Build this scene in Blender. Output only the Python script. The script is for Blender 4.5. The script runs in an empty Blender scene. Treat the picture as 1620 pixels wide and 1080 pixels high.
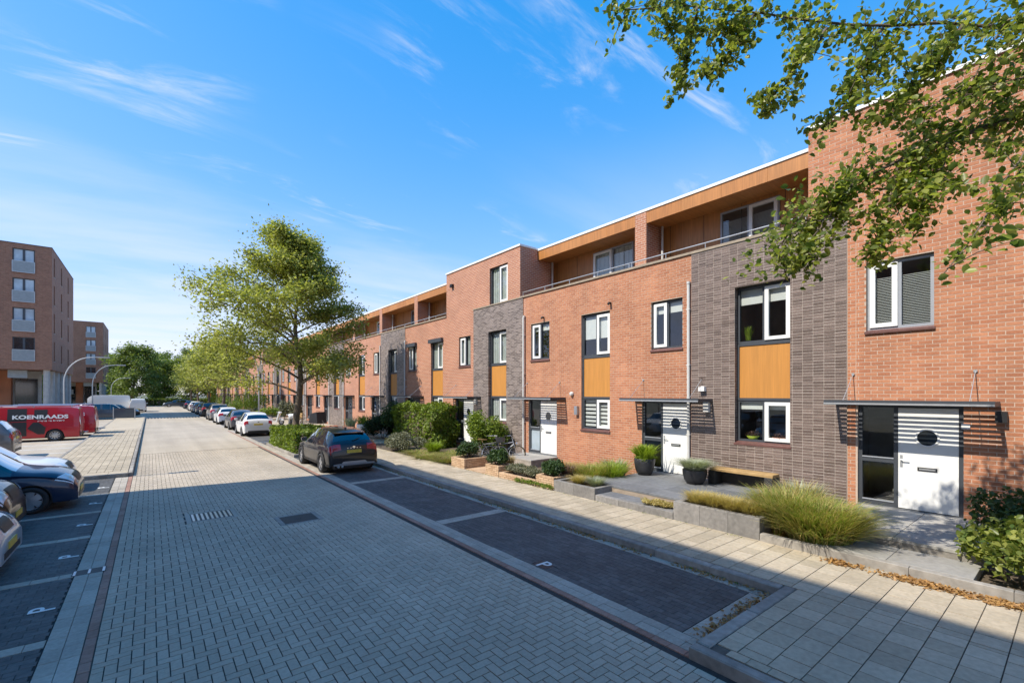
import bpy, bmesh, math, random
import numpy as np
from mathutils import Vector, Matrix, Euler
C = bpy.context.scene.collection
scene = bpy.context.scene
R = math.radians
rnd = random.Random(7)

# ------------------------------------------------------------------ camera
cam_d = bpy.data.cameras.new('camera'); cam = bpy.data.objects.new('camera', cam_d); C.objects.link(cam)
cam_d.sensor_width = 36.0; cam_d.lens = 16.0; cam_d.shift_y = 82/1620
cam_d.clip_start = 0.1; cam_d.clip_end = 3000
cam.location = (0, 0, 2.8); cam.rotation_euler = (R(90), 0, R(-38.416))
scene.camera = cam
# ------------------------------------------------------------------ sky and sun
SUN_EL, SUN_D = 49.0, Vector((1.0, -0.12, 0)).normalized()
w = bpy.data.worlds.new('World'); scene.world = w; w.use_nodes = True
nt = w.node_tree; nt.nodes.clear()
def N(t, typ, **kw):
    n = t.nodes.new(typ)
    for k, v in kw.items(): setattr(n, k, v)
    return n
def setup_sky():
    L = nt.links.new
    out = N(nt, 'ShaderNodeOutputWorld'); bg = N(nt, 'ShaderNodeBackground')
    sky = N(nt, 'ShaderNodeTexSky'); sky.sky_type = 'NISHITA'; sky.sun_disc = False
    sky.sun_elevation = R(SUN_EL); sky.sun_rotation = math.atan2(-SUN_D.x, -SUN_D.y)
    sky.air_density = 1.0; sky.dust_density = 0.2; sky.ozone_density = 1.2
    # the camera's rolled-off highlights and stronger blue, applied evenly to the whole sky
    s1 = N(nt, 'ShaderNodeVectorMath', operation='SCALE'); L(sky.outputs[0], s1.inputs[0]); s1.inputs['Scale'].default_value = .44
    k1 = N(nt, 'ShaderNodeVectorMath', operation='MULTIPLY_ADD'); L(s1.outputs[0], k1.inputs[0]); k1.inputs[1].default_value = (1.0, 1.0, .80); k1.inputs[2].default_value = (1, 1, 1)
    k2 = N(nt, 'ShaderNodeVectorMath', operation='DIVIDE'); L(s1.outputs[0], k2.inputs[0]); L(k1.outputs[0], k2.inputs[1])
    hs = N(nt, 'ShaderNodeHueSaturation'); hs.inputs['Saturation'].default_value = 1.78; hs.inputs['Hue'].default_value = .498; L(k2.outputs[0], hs.inputs['Color'])
    s2 = N(nt, 'ShaderNodeVectorMath', operation='SCALE'); L(hs.outputs[0], s2.inputs[0]); s2.inputs['Scale'].default_value = 1.48/.44
    # thin cirrus: noise on a plane high above, stretched along the wind
    tc = N(nt, 'ShaderNodeTexCoord'); sp = N(nt, 'ShaderNodeSeparateXYZ'); L(tc.outputs['Generated'], sp.inputs[0])
    zz = N(nt, 'ShaderNodeMath', operation='MAXIMUM'); L(sp.outputs['Z'], zz.inputs[0]); zz.inputs[1].default_value = 0.02
    za = N(nt, 'ShaderNodeMath', operation='ADD'); L(zz.outputs[0], za.inputs[0]); za.inputs[1].default_value = 0.12
    dx = N(nt, 'ShaderNodeMath', operation='DIVIDE'); L(sp.outputs['X'], dx.inputs[0]); L(za.outputs[0], dx.inputs[1])
    dy = N(nt, 'ShaderNodeMath', operation='DIVIDE'); L(sp.outputs['Y'], dy.inputs[0]); L(za.outputs[0], dy.inputs[1])
    cb = N(nt, 'ShaderNodeCombineXYZ'); L(dx.outputs[0], cb.inputs[0]); L(dy.outputs[0], cb.inputs[1])
    def noise(rot, sc, scale, detail, rough, dist, loc=(0, 0, 0)):
        mp = N(nt, 'ShaderNodeMapping'); L(cb.outputs[0], mp.inputs[0])
        mp.inputs['Rotation'].default_value = (0, 0, R(rot)); mp.inputs['Scale'].default_value = sc; mp.inputs['Location'].default_value = loc
        n = N(nt, 'ShaderNodeTexNoise'); L(mp.outputs[0], n.inputs['Vector'])
        n.inputs['Scale'].default_value = scale; n.inputs['Detail'].default_value = detail
        n.inputs['Roughness'].default_value = rough; n.inputs['Distortion'].default_value = dist
        return n.outputs[0]
    a = noise(62, (0.6, 2.1, 1), 2.6, 9, 0.64, 0.7, (12.2, 5.5, 0))
    b = noise(10, (1, 1, 1), 1.5, 3, 0.5, 0.2, (1.7, 4.2, 0))
    def ramp(s, lo, hi):
        m = N(nt, 'ShaderNodeMapRange'); m.interpolation_type = 'SMOOTHSTEP'; L(s, m.inputs['Value'])
        m.inputs['From Min'].default_value = lo; m.inputs['From Max'].default_value = hi; return m.outputs[0]
    m1 = N(nt, 'ShaderNodeMath', operation='MULTIPLY'); L(ramp(a, .50, .76), m1.inputs[0]); L(ramp(b, .45, .66), m1.inputs[1])
    m2 = N(nt, 'ShaderNodeMath', operation='MULTIPLY'); L(m1.outputs[0], m2.inputs[0]); m2.inputs[1].default_value = 0.8
    c = noise(75, (.5, 1.5, 1), .8, 7, .55, .4, (2.2, 6.1, 0)); low = ramp(sp.outputs['Z'], .52, .10)
    m3 = N(nt, 'ShaderNodeMath', operation='MULTIPLY'); L(ramp(c, .40, .66), m3.inputs[0]); L(low, m3.inputs[1])
    m4 = N(nt, 'ShaderNodeMath', operation='MULTIPLY'); L(m3.outputs[0], m4.inputs[0]); m4.inputs[1].default_value = .55
    m5 = N(nt, 'ShaderNodeMath', operation='MAXIMUM'); L(m2.outputs[0], m5.inputs[0]); L(m4.outputs[0], m5.inputs[1])
    mx = N(nt, 'ShaderNodeMix', data_type='RGBA'); L(m5.outputs[0], mx.inputs[0]); L(s2.outputs[0], mx.inputs[6])
    mx.inputs[7].default_value = (2.1, 2.15, 2.25, 1)
    L(mx.outputs[2], bg.inputs[0]); bg.inputs[1].default_value = 0.15
    L(bg.outputs[0], out.inputs[0])
setup_sky()
sd = bpy.data.lights.new('sun', 'SUN'); sd.energy = 2.0; sd.angle = R(0.5); sd.color = (1.0, 0.93, 0.82)
sun = bpy.data.objects.new('sun', sd); C.objects.link(sun)
ray = Vector((SUN_D.x*math.cos(R(SUN_EL)), SUN_D.y*math.cos(R(SUN_EL)), -math.sin(R(SUN_EL))))
sun.rotation_euler = ray.to_track_quat('-Z', 'Y').to_euler(); sun.location = (-30, 10, 60)
scene.view_settings.view_transform = 'Standard'; scene.view_settings.look = 'None'
scene.view_settings.exposure = 1.62; scene.view_settings.gamma = 1.0; scene.view_settings.use_curve_mapping = False
scene.cycles.max_bounces = 6; scene.cycles.transparent_max_bounces = 12; scene.cycles.caustics_reflective = False; scene.cycles.caustics_refractive = False

# ------------------------------------------------------------------ materials
MATS = {}
def PM(name, c1, c2=None, rough=.7, nv=.12, ns=5., bump=0., bs=80., metal=0., spec=.5, coat=0., stain=0., ss=.8, coord='pos', stretch=None, streak=None):
    """procedural material: c1..c2 by the piece's own tone, fine noise, larger stains, bump"""
    m = bpy.data.materials.new(name); m.use_nodes = True; t = m.node_tree; L = t.links.new
    p = t.nodes['Principled BSDF']; p.inputs['Roughness'].default_value = rough; p.inputs['Metallic'].default_value = metal
    p.inputs['Specular IOR Level'].default_value = spec; p.inputs['Coat Weight'].default_value = coat
    p.inputs['Coat Roughness'].default_value = .04
    if coord == 'pos': vec = N(t, 'ShaderNodeNewGeometry').outputs['Position']
    else: vec = N(t, 'ShaderNodeTexCoord').outputs['Object']
    if stretch:
        mp = N(t, 'ShaderNodeMapping'); mp.inputs['Scale'].default_value = stretch; L(vec, mp.inputs[0]); vec = mp.outputs[0]
    rgb = N(t, 'ShaderNodeMix', data_type='RGBA'); rgb.inputs[6].default_value = (*c1, 1); rgb.inputs[7].default_value = (*(c2 or c1), 1); rgb.inputs[0].default_value = 0
    col = rgb.outputs[2]
    if c2:
        at = N(t, 'ShaderNodeAttribute', attribute_name='tone'); oi = N(t, 'ShaderNodeObjectInfo')
        ad = N(t, 'ShaderNodeMath', operation='ADD'); L(at.outputs['Fac'], ad.inputs[0]); L(oi.outputs['Random'], ad.inputs[1])
        fr = N(t, 'ShaderNodeMath', operation='FRACT'); L(ad.outputs[0], fr.inputs[0]); L(fr.outputs[0], rgb.inputs[0])
    def modulate(col, scale, amt, det):
        n = N(t, 'ShaderNodeTexNoise'); L(vec, n.inputs['Vector']); n.inputs['Scale'].default_value = scale; n.inputs['Detail'].default_value = det
        mr = N(t, 'ShaderNodeMapRange'); L(n.outputs[0], mr.inputs[0]); mr.inputs[1].default_value = .3; mr.inputs[2].default_value = .7
        mr.inputs[3].default_value = 1-amt; mr.inputs[4].default_value = 1+amt
        mm = N(t, 'ShaderNodeVectorMath', operation='SCALE'); L(col, mm.inputs[0]); L(mr.outputs[0], mm.inputs['Scale'])
        return mm.outputs[0]
    if nv: col = modulate(col, ns, nv, 6)
    if stain: col = modulate(col, ss, stain, 4)
    if streak:
        mp = N(t, 'ShaderNodeMapping'); mp.inputs['Scale'].default_value = streak[1]; L(vec, mp.inputs[0]); keep = vec; vec = mp.outputs[0]
        col = modulate(col, 1.0, streak[0], 3); vec = keep
    L(col, p.inputs['Base Color'])
    if bump:
        n = N(t, 'ShaderNodeTexNoise'); L(vec, n.inputs['Vector']); n.inputs['Scale'].default_value = bs; n.inputs['Detail'].default_value = 5
        b = N(t, 'ShaderNodeBump'); b.inputs['Strength'].default_value = bump; b.inputs['Distance'].default_value = .01
        L(n.outputs[0], b.inputs['Height']); L(b.outputs[0], p.inputs['Normal'])
    MATS[name] = m
    return m
def brick_mat(name, c1, c2, mortar, bw, rh, ms, off, rough=.75):
    """brick bond for walls too far away to tell the bricks apart"""
    m = PM(name, c1, None, rough, nv=0); t = m.node_tree; L = t.links.new; p = t.nodes['Principled BSDF']
    g = N(t, 'ShaderNodeNewGeometry'); s = N(t, 'ShaderNodeSeparateXYZ'); L(g.outputs['Position'], s.inputs[0])
    a = N(t, 'ShaderNodeMath', operation='ADD'); L(s.outputs[0], a.inputs[0]); L(s.outputs[1], a.inputs[1])
    cb = N(t, 'ShaderNodeCombineXYZ'); L(a.outputs[0], cb.inputs[0]); L(s.outputs[2], cb.inputs[1])
    b = N(t, 'ShaderNodeTexBrick'); L(cb.outputs[0], b.inputs['Vector']); b.offset = off
    b.inputs['Color1'].default_value = (*c1, 1); b.inputs['Color2'].default_value = (*c2, 1); b.inputs['Mortar'].default_value = (*mortar, 1)
    b.inputs['Scale'].default_value = 1; b.inputs['Mortar Size'].default_value = ms; b.inputs['Brick Width'].default_value = bw; b.inputs['Row Height'].default_value = rh
    b.inputs['Mortar Smooth'].default_value = .15
    n = N(t, 'ShaderNodeTexNoise'); L(g.outputs['Position'], n.inputs['Vector']); n.inputs['Scale'].default_value = .9; n.inputs['Detail'].default_value = 6
    mr = N(t, 'ShaderNodeMapRange'); L(n.outputs[0], mr.inputs[0]); mr.inputs[1].default_value = .3; mr.inputs[2].default_value = .7; mr.inputs[3].default_value = .9; mr.inputs[4].default_value = 1.1
    v = N(t, 'ShaderNodeVectorMath', operation='SCALE'); L(b.outputs[0], v.inputs[0]); L(mr.outputs[0], v.inputs['Scale']); L(v.outputs[0], p.inputs['Base Color'])
    bp = N(t, 'ShaderNodeBump'); bp.inputs['Strength'].default_value = .6; bp.inputs['Distance'].default_value = .006; bp.invert = True
    L(b.outputs['Fac'], bp.inputs['Height']); L(bp.outputs[0], p.inputs['Normal'])
    return m
def glass_mat(name, tint=(.75, .82, .82), refl=1.0):
    m = bpy.data.materials.new(name); m.use_nodes = True; t = m.node_tree; L = t.links.new; t.nodes.clear()
    o = N(t, 'ShaderNodeOutputMaterial'); tr = N(t, 'ShaderNodeBsdfTransparent'); tr.inputs[0].default_value = (*tint, 1)
    gl = N(t, 'ShaderNodeBsdfGlossy'); gl.inputs['Roughness'].default_value = .01; lw = N(t, 'ShaderNodeLayerWeight'); lw.inputs[0].default_value = .5; pw = N(t, 'ShaderNodeMath', operation='POWER'); L(lw.outputs['Facing'], pw.inputs[0]); pw.inputs[1].default_value = 3.5; fr = N(t, 'ShaderNodeMath', operation='ADD'); L(pw.outputs[0], fr.inputs[0]); fr.inputs[1].default_value = .075
    ml = N(t, 'ShaderNodeMath', operation='MULTIPLY'); L(fr.outputs[0], ml.inputs[0]); ml.inputs[1].default_value = 1.7*refl; ml.use_clamp = True
    mx = N(t, 'ShaderNodeMixShader'); L(ml.outputs[0], mx.inputs[0]); L(tr.outputs[0], mx.inputs[1]); L(gl.outputs[0], mx.inputs[2]); L(mx.outputs[0], o.inputs[0])
    n = N(t, 'ShaderNodeTexNoise'); n.inputs['Scale'].default_value = .7; b = N(t, 'ShaderNodeBump'); b.inputs['Strength'].default_value = .05; b.inputs['Distance'].default_value = .05
    L(N(t, 'ShaderNodeNewGeometry').outputs['Position'], n.inputs['Vector']); L(n.outputs[0], b.inputs['Height']); L(b.outputs[0], gl.inputs['Normal'])
    m.use_transparent_shadow = True; MATS[name] = m; return m
def leaf_mat(name, c1, c2, trans=.35, rough=.5):
    m = PM(name, c1, c2, rough, nv=.12, ns=1.2, spec=.35); t = m.node_tree; L = t.links.new; p = t.nodes['Principled BSDF']
    src = p.inputs['Base Color'].links[0].from_socket
    tl = N(t, 'ShaderNodeBsdfTranslucent'); sc = N(t, 'ShaderNodeVectorMath', operation='MULTIPLY'); L(src, sc.inputs[0]); sc.inputs[1].default_value = (1.3, 1.35, .6)
    L(sc.outputs[0], tl.inputs[0]); mx = N(t, 'ShaderNodeMixShader'); mx.inputs[0].default_value = trans
    L(p.outputs[0], mx.inputs[1]); L(tl.outputs[0], mx.inputs[2]); L(mx.outputs[0], t.nodes['Material Output'].inputs[0])
    return m

M = MATS
PM('paver_grey', (.40, .335, .25), (.47, .395, .30), .85, nv=.09, ns=30, bump=.25, bs=160, stain=.14, ss=.4, streak=(.10, (1.3, .05, 1)))
PM('paver_joint', (.045, .042, .038), None, .95, nv=.2, ns=20)
PM('road_far', (.395, .338, .26), None, .9, nv=.10, ns=9, stain=.10, ss=.35, bump=.2, bs=40, streak=(.10, (1.3, .05, 1)))
PM('paver_dark', (.072, .070, .066), (.110, .106, .099), .75, nv=.22, ns=14, bump=.3, bs=120, stain=.22, ss=.9)
PM('dark_joint', (.03, .03, .03), None, .95, nv=.2)
PM('paver_red', (.28, .15, .105), (.36, .21, .155), .85, nv=.15, ns=20, stain=.15)
PM('concrete_tile', (.35, .31, .25), (.43, .385, .315), .85, nv=.12, ns=22, bump=.25, bs=120, stain=.12, ss=1.1)
PM('tile_joint', (.115, .10, .08), None, .95, nv=.25, ns=12)
PM('sidewalk_tile', (.36, .30, .21), (.47, .395, .285), .85, nv=.12, ns=16, bump=.3, bs=110, stain=.13, ss=.8)
PM('kerb_concrete', (.23, .21, .18), (.31, .285, .245), .85, nv=.2, ns=10, bump=.3, bs=80, stain=.2, ss=1.5)
PM('soil', (.10, .075, .05), None, .95, nv=.3, ns=9, bump=.8, bs=25)
PM('ground', (.16, .16, .12), None, .95, nv=.25, ns=.5)
PM('white_marking', (.74, .74, .71), None, .7, nv=.1, ns=25)
PM('red_brick', (.39, .148, .072), (.49, .212, .108), .8, nv=.10, ns=35, bump=.3, bs=150, stain=.12, ss=.7, streak=(.10, (1, 2.6, .22)))
PM('red_mortar', (.52, .40, .31), None, .95, nv=.1, ns=30)
PM('brown_brick', (.115, .080, .064), (.205, .150, .125), .38, nv=.15, ns=30, bump=.5, bs=70, stain=.1, ss=.6, spec=.6, streak=(.10, (1, 2.2, .2)))
PM('brown_mortar', (.44, .38, .335), None, .9, nv=.15, ns=30)
PM('tan_brick', (.44, .28, .16), (.60, .42, .26), .85, nv=.15, ns=25, bump=.4, bs=120)
PM('tan_mortar', (.30, .24, .18), None, .95, nv=.2)
brick_mat('red_wall_far', (.37, .135, .07), (.46, .19, .10), (.54, .40, .31), .22, .077, .010, .5)
brick_mat('brown_wall_far', (.10, .076, .066), (.26, .21, .185), (.36, .31, .275), .22, .068, .007, .5, .5)
brick_mat('block_wall', (.22, .085, .045), (.33, .145, .085), (.30, .22, .165), .22, .0625, .008, .5)
PM('timber', (.40, .165, .045), (.47, .205, .06), .45, nv=.14, ns=2.0, stain=.10, ss=.5, stretch=(1, 14, .8))
PM('timber_panel', (.49, .215, .045), (.54, .245, .055), .5, nv=.09, ns=2.2, stain=.07, ss=.5, stretch=(1, 16, .7))
PM('anthracite', (.055, .062, .072), None, .45, nv=.06)
PM('frame_grey', (.33, .35, .38), None, .4, nv=.05)
PM('white_paint', (.80, .80, .77), None, .4, nv=.03, ns=3)
PM('white_trim', (.78, .78, .76), None, .5, nv=.06)
PM('coping', (.33, .27, .20), None, .8, nv=.15, ns=8)
PM('sill_tile', (.13, .06, .05), (.18, .085, .07), .45, nv=.15, ns=9)
PM('galvanised', (.52, .53, .53), None, .38, nv=.08, metal=.6)
PM('pipe_grey', (.60, .59, .56), None, .5, nv=.06)
PM('room_dark', (.26, .245, .225), None, .9, nv=.2, ns=2)
PM('blind_white', (.78, .77, .72), None, .8, nv=.04)
PM('blind_grey', (.60, .60, .57), None, .7, nv=.05)
PM('curtain', (.55, .57, .53), None, .9, nv=.1)
PM('black_plastic', (.018, .018, .019), None, .5, nv=.1)
PM('rubber', (.022, .022, .022), None, .8, nv=.15)
PM('alloy', (.55, .56, .58), None, .3, nv=.05, metal=.8)
PM('chrome', (.8, .8, .8), None, .12, nv=0, metal=1)
PM('plate_yellow', (.62, .45, .06), None, .5, nv=.08, ns=12)
PM('lamp_red', (.42, .012, .02), None, .12, nv=.1, coat=1)
PM('lamp_clear', (.75, .77, .78), None, .12, nv=.2, ns=9, coat=1)
PM('lamp_amber', (.7, .26, .03), None, .2, nv=.1, coat=1)
PM('slate_slab', (.125, .13, .135), (.19, .195, .20), .75, nv=.15, ns=10, bump=.2, bs=80, stain=.15)
PM('grey_slab', (.31, .295, .265), (.375, .36, .325), .8, nv=.12, ns=12, bump=.2, bs=90, stain=.12)
PM('grey_block', (.18, .17, .155), (.26, .245, .225), .85, nv=.18, ns=14, bump=.3, bs=70, stain=.18, ss=1.6)
PM('bark', (.12, .09, .065), (.16, .125, .09), .95, nv=.35, ns=14, bump=1., bs=22)
PM('oak_beam', (.42, .27, .11), None, .7, nv=.2, ns=6)
PM('black_wood', (.035, .033, .03), None, .7, nv=.3, ns=9)
PM('pot_black', (.03, .03, .033), None, .5, nv=.3, ns=8)
PM('terracotta', (.40, .19, .11), None, .8, nv=.15)
PM('pole_white', (.48, .49, .48), None, .4, nv=.05)
PM('concrete_column', (.42, .41, .38), None, .8, nv=.12, ns=3)
PM('balcony_glass', (.26, .29, .30), None, .3, nv=.08)
PM('iron', (.06, .052, .048), None, .6, nv=.25, ns=30, metal=.4)
PM('far_dark', (.05, .053, .06), None, .7, nv=.1)
PM('silver_steel', (.45, .46, .47), None, .3, nv=.1, metal=.7)
PM('flower_red', (.55, .08, .04), (.62, .25, .06), .7, nv=.1)
glass_mat('glass', (.86, .9, .9), .8); glass_mat('car_glass', (.16, .19, .2), 1.15)
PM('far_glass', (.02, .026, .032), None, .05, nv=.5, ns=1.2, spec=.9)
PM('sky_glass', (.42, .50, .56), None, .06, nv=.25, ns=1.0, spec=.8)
leaf_mat('leaf_tree', (.19, .22, .045), (.46, .46, .15), .48)
leaf_mat('leaf_near', (.07, .125, .022), (.40, .42, .11), .5, .36)
leaf_mat('leaf_far', (.10, .155, .03), (.24, .31, .075), .42)
leaf_mat('leaf_far_dark', (.09, .135, .03), (.24, .30, .085), .4)
leaf_mat('leaf_hedge', (.09, .145, .022), (.25, .32, .045), .4)
leaf_mat('leaf_dark', (.032, .068, .024), (.085, .14, .045))
leaf_mat('leaf_conifer', (.012, .03, .012), (.03, .06, .022))
leaf_mat('leaf_lavender', (.12, .13, .075), (.22, .22, .14), .2)
leaf_mat('grass_green', (.15, .22, .035), (.36, .42, .09), .4)
leaf_mat('grass_tan', (.38, .30, .10), (.58, .48, .20), .35)
leaf_mat('grass_blue', (.26, .30, .21), (.46, .48, .34), .3)
leaf_mat('grass_dry', (.30, .22, .09), (.46, .36, .17), .3)
leaf_mat('leaf_lime', (.16, .25, .02), (.34, .42, .05), .4)
leaf_mat('leaf_purple', (.10, .055, .05), (.20, .12, .09), .3)
leaf_mat('litter', (.20, .10, .035), (.46, .26, .085), .1)
def paint(name, c, metal=0.): return PM(name, c, None, .3, nv=0, coat=.7, metal=metal, spec=.3)
paint('paint_black', (.006, .007, .010)); paint('paint_blue', (.007, .018, .05)); paint('paint_white', (.74, .74, .72)); paint('paint_silver', (.46, .47, .48), .15)
paint('paint_red', (.42, .012, .022)); paint('paint_grey', (.13, .125, .125), .4); paint('paint_slate', (.05, .065, .085), .2); paint('paint_beige', (.36, .33, .30), .4)

# ------------------------------------------------------------------ mesh building
class MB:
    def __init__(s): s.v = []; s.f = []; s.t = []; s.m = []
    def add(s, vs, fs, tone=0., mat=0):
        o = len(s.v); s.v += [tuple(p) for p in vs]
        for f in fs: s.f.append([o+i for i in f]); s.t.append(tone); s.m.append(mat)
        return s
    def box(s, x0, x1, y0, y1, z0, z1, tone=0., mat=0, bottom=True):
        v = [(x0,y0,z0),(x1,y0,z0),(x1,y1,z0),(x0,y1,z0),(x0,y0,z1),(x1,y0,z1),(x1,y1,z1),(x0,y1,z1)]
        f = [(4,5,6,7),(0,1,5,4),(1,2,6,5),(2,3,7,6),(3,0,4,7)]
        if bottom: f.append((3,2,1,0))
        return s.add(v, f, tone, mat)
    def bevel_box(s, x0, x1, y0, y1, z0, z1, b=.01, tone=0., mat=0):
        """box with chamfered top edges"""
        v = [(x0,y0,z0),(x1,y0,z0),(x1,y1,z0),(x0,y1,z0),(x0,y0,z1-b),(x1,y0,z1-b),(x1,y1,z1-b),(x0,y1,z1-b),
             (x0+b,y0+b,z1),(x1-b,y0+b,z1),(x1-b,y1-b,z1),(x0+b,y1-b,z1)]
        f = [(8,9,10,11),(0,1,5,4),(1,2,6,5),(2,3,7,6),(3,0,4,7),(4,5,9,8),(5,6,10,9),(6,7,11,10),(7,4,8,11),(3,2,1,0)]
        return s.add(v, f, tone, mat)
    def quad(s, a, b, c, d, tone=0., mat=0): return s.add([a, b, c, d], [(0,1,2,3)], tone, mat)
    def tube(s, pts, r, n=8, tone=0., mat=0, caps=True):
        pts = [Vector(p) for p in pts]; rs = r if isinstance(r, (list, tuple)) else [r]*len(pts)
        vs = []; up = Vector((0, 0, 1)); prev = None
        for i, p in enumerate(pts):
            d = (pts[min(i+1, len(pts)-1)] - pts[max(i-1, 0)])
            d = d.normalized() if d.length > 1e-9 else Vector((0, 0, 1))
            if prev is None:
                a = d.cross(up) if abs(d.z) < .95 else d.cross(Vector((1, 0, 0)))
            else: a = prev - d*prev.dot(d)
            a.normalize(); prev = a; b = d.cross(a)
            for k in range(n):
                t = 2*math.pi*k/n; vs.append(p + (a*math.cos(t) + b*math.sin(t))*rs[i])
        fs = [(i*n+k, i*n+(k+1) % n, (i+1)*n+(k+1) % n, (i+1)*n+k) for i in range(len(pts)-1) for k in range(n)]
        if caps: fs += [tuple(range(n-1, -1, -1)), tuple((len(pts)-1)*n+k for k in range(n))]
        return s.add(vs, fs, tone, mat)
    def lathe(s, prof, axis='z', n=20, c=(0, 0, 0), tone=0., mat=0, close=False):
        vs = []; np_ = len(prof)
        for k in range(n):
            t = 2*math.pi*k/n; ct, st = math.cos(t), math.sin(t)
            for r, h in prof:
                q = (r*ct, r*st, h) if axis == 'z' else ((r*ct, h, r*st) if axis == 'y' else (h, r*ct, r*st))
                vs.append((c[0]+q[0], c[1]+q[1], c[2]+q[2]))
        fs = []
        for k in range(n):
            k2 = (k+1) % n
            for i in range(np_-1 + (1 if close else 0)):
                i2 = (i+1) % np_; fs.append((k*np_+i, k2*np_+i, k2*np_+i2, k*np_+i2))
        return s.add(vs, fs, tone, mat)
    def prism(s, poly, y0, y1, tone=0., mat=0):
        """(x,z) outline pushed from y0 to y1"""
        n = len(poly); vs = [(x, y0, z) for x, z in poly] + [(x, y1, z) for x, z in poly]
        fs = [tuple(range(n)), tuple(range(2*n-1, n-1, -1))] + [(i, i+n, (i+1) % n+n, (i+1) % n) for i in range(n)]
        return s.add(vs, fs, tone, mat)
    def mesh(s, name, mats, smooth=False, fixn=False):
        me = bpy.data.meshes.new(name); me.from_pydata(s.v, [], s.f)
        if not isinstance(mats, (list, tuple)): mats = [mats]
        for m in mats: me.materials.append(MATS[m] if isinstance(m, str) else m)
        if len(mats) > 1: me.polygons.foreach_set('material_index', s.m)
        if any(s.t): a = me.attributes.new('tone', 'FLOAT', 'FACE'); a.data.foreach_set('value', s.t)
        if smooth: me.polygons.foreach_set('use_smooth', [True]*len(me.polygons))
        if fixn:
            b = bmesh.new(); b.from_mesh(me); bmesh.ops.recalc_face_normals(b, faces=b.faces[:]); b.to_mesh(me); b.free()
        me.update(); return me
    def obj(s, name, mats, parent=None, smooth=False, loc=(0, 0, 0), fixn=False):
        return link(name, s.mesh(name, mats, smooth, fixn), parent, loc)
def link(name, me, parent=None, loc=(0, 0, 0), rot=(0, 0, 0), scale=(1, 1, 1)):
    o = bpy.data.objects.new(name, me); C.objects.link(o)
    o.location = loc; o.rotation_euler = rot; o.scale = scale
    if parent: o.parent = parent
    return o
def thing(name, label, cat, loc=(0, 0, 0), rz=0, group=None, scale=1):
    o = bpy.data.objects.new(name, None); C.objects.link(o); o.location = loc; o.rotation_euler = (0, 0, rz); o.scale = (scale,)*3
    o.empty_display_size = .1
    o['label'] = label; o['category'] = cat
    if group: o['group'] = group
    return o
def tag(o, label, cat, group=None):
    o['label'] = label; o['category'] = cat
    if group: o['group'] = group
    return o
def struct(o): o['kind'] = 'structure'; return o
def stuff(o): o['kind'] = 'stuff'; return o
KIDS = {}
def copy_tree(root, loc, rz, label=None, scale=None):
    c = root.copy(); C.objects.link(c); c.location = loc; c.rotation_euler = (0, 0, rz)
    if scale: c.scale = (scale,)*3 if not isinstance(scale, tuple) else scale
    if label: c['label'] = label
    for ch in root.children:
        d = ch.copy(); C.objects.link(d); d.parent = c
        for g in ch.children:
            e = g.copy(); C.objects.link(e); e.parent = d
    return c
def view_px(x, y, z):
    """only used to choose which repeated pieces show largest: distance from the camera, None when outside its view"""
    Z = x*.6214 + y*.7835
    if Z < .5: return None
    u = (x*.7835 - y*.6214)/Z; v = (2.8-z)/Z
    return Z if -1.16 < u < 1.16 and v < .66 else None
# ------------------------------------------------------------------ pieces laid one by one
def lay(parent, name, rest_name, pieces, mat, maxn=300, gap=.004, zj=.002, bev=0.):
    """pieces: (x0,x1,y0,y1,z0,z1). The nearest in view become objects of their own (alike ones share a mesh), the rest one mesh."""
    near = []
    for i, p in enumerate(pieces):
        d = view_px((p[0]+p[1])/2, (p[2]+p[3])/2, p[5])
        if d: near.append((d, i))
    near.sort(); pick = {i for _, i in near[:maxn]}
    unit = {}
    rest = MB(); px, py, pz = parent.location if parent else (0, 0, 0)
    for i, p in enumerate(pieces):
        j = rnd.uniform(-zj, zj) if zj else 0
        x0, x1, y0, y1, z0, z1 = p
        if i in pick:
            key = (round(x1-x0, 3), round(y1-y0, 3), round(z1-z0, 3))
            if key not in unit:
                b = MB(); a, c, e = (x1-x0)/2, (y1-y0)/2, (z1-z0)
                (b.bevel_box(-a, a, -c, c, 0, e, bev) if bev else b.box(-a, a, -c, c, 0, e, bottom=False)); unit[key] = b.mesh(name, mat)
            link(name, unit[key], parent, ((x0+x1)/2-px, (y0+y1)/2-py, z0+j-pz))
        else: rest.box(x0-px, x1-px, y0-py, y1-py, z0-pz, z1+j-pz, rnd.random(), bottom=False)
    if rest.f:
        o = rest.obj(rest_name, mat, parent); stuff(o)
def sheet(name, x0, x1, y0, y1, z, mat, holes=()):
    b = MB(); b.quad((x0,y0,z),(x1,y0,z),(x1,y1,z),(x0,y1,z)); return struct(b.obj(name, mat))
def herring(x0, x1, y0, y1, W, z0, z1, gap=.011):
    out = []; nx = int((x1-x0)/W); ny = int((y1-y0)/W); g = gap/2
    for i in range(-1, nx+1):
        for j in range(-1, ny+1):
            k = (i-j) % 4
            if k == 0: a = (i, i+2, j, j+1)
            elif k == 3: a = (i, i+1, j, j+2)
            else: continue
            a = (max(a[0], 0), min(a[1], nx), max(a[2], 0), min(a[3], ny))
            if a[1] <= a[0] or a[3] <= a[2]: continue
            out.append((x0+a[0]*W+g, x0+a[1]*W-g, y0+a[2]*W+g, y0+a[3]*W-g, z0, z1))
    return out
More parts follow.
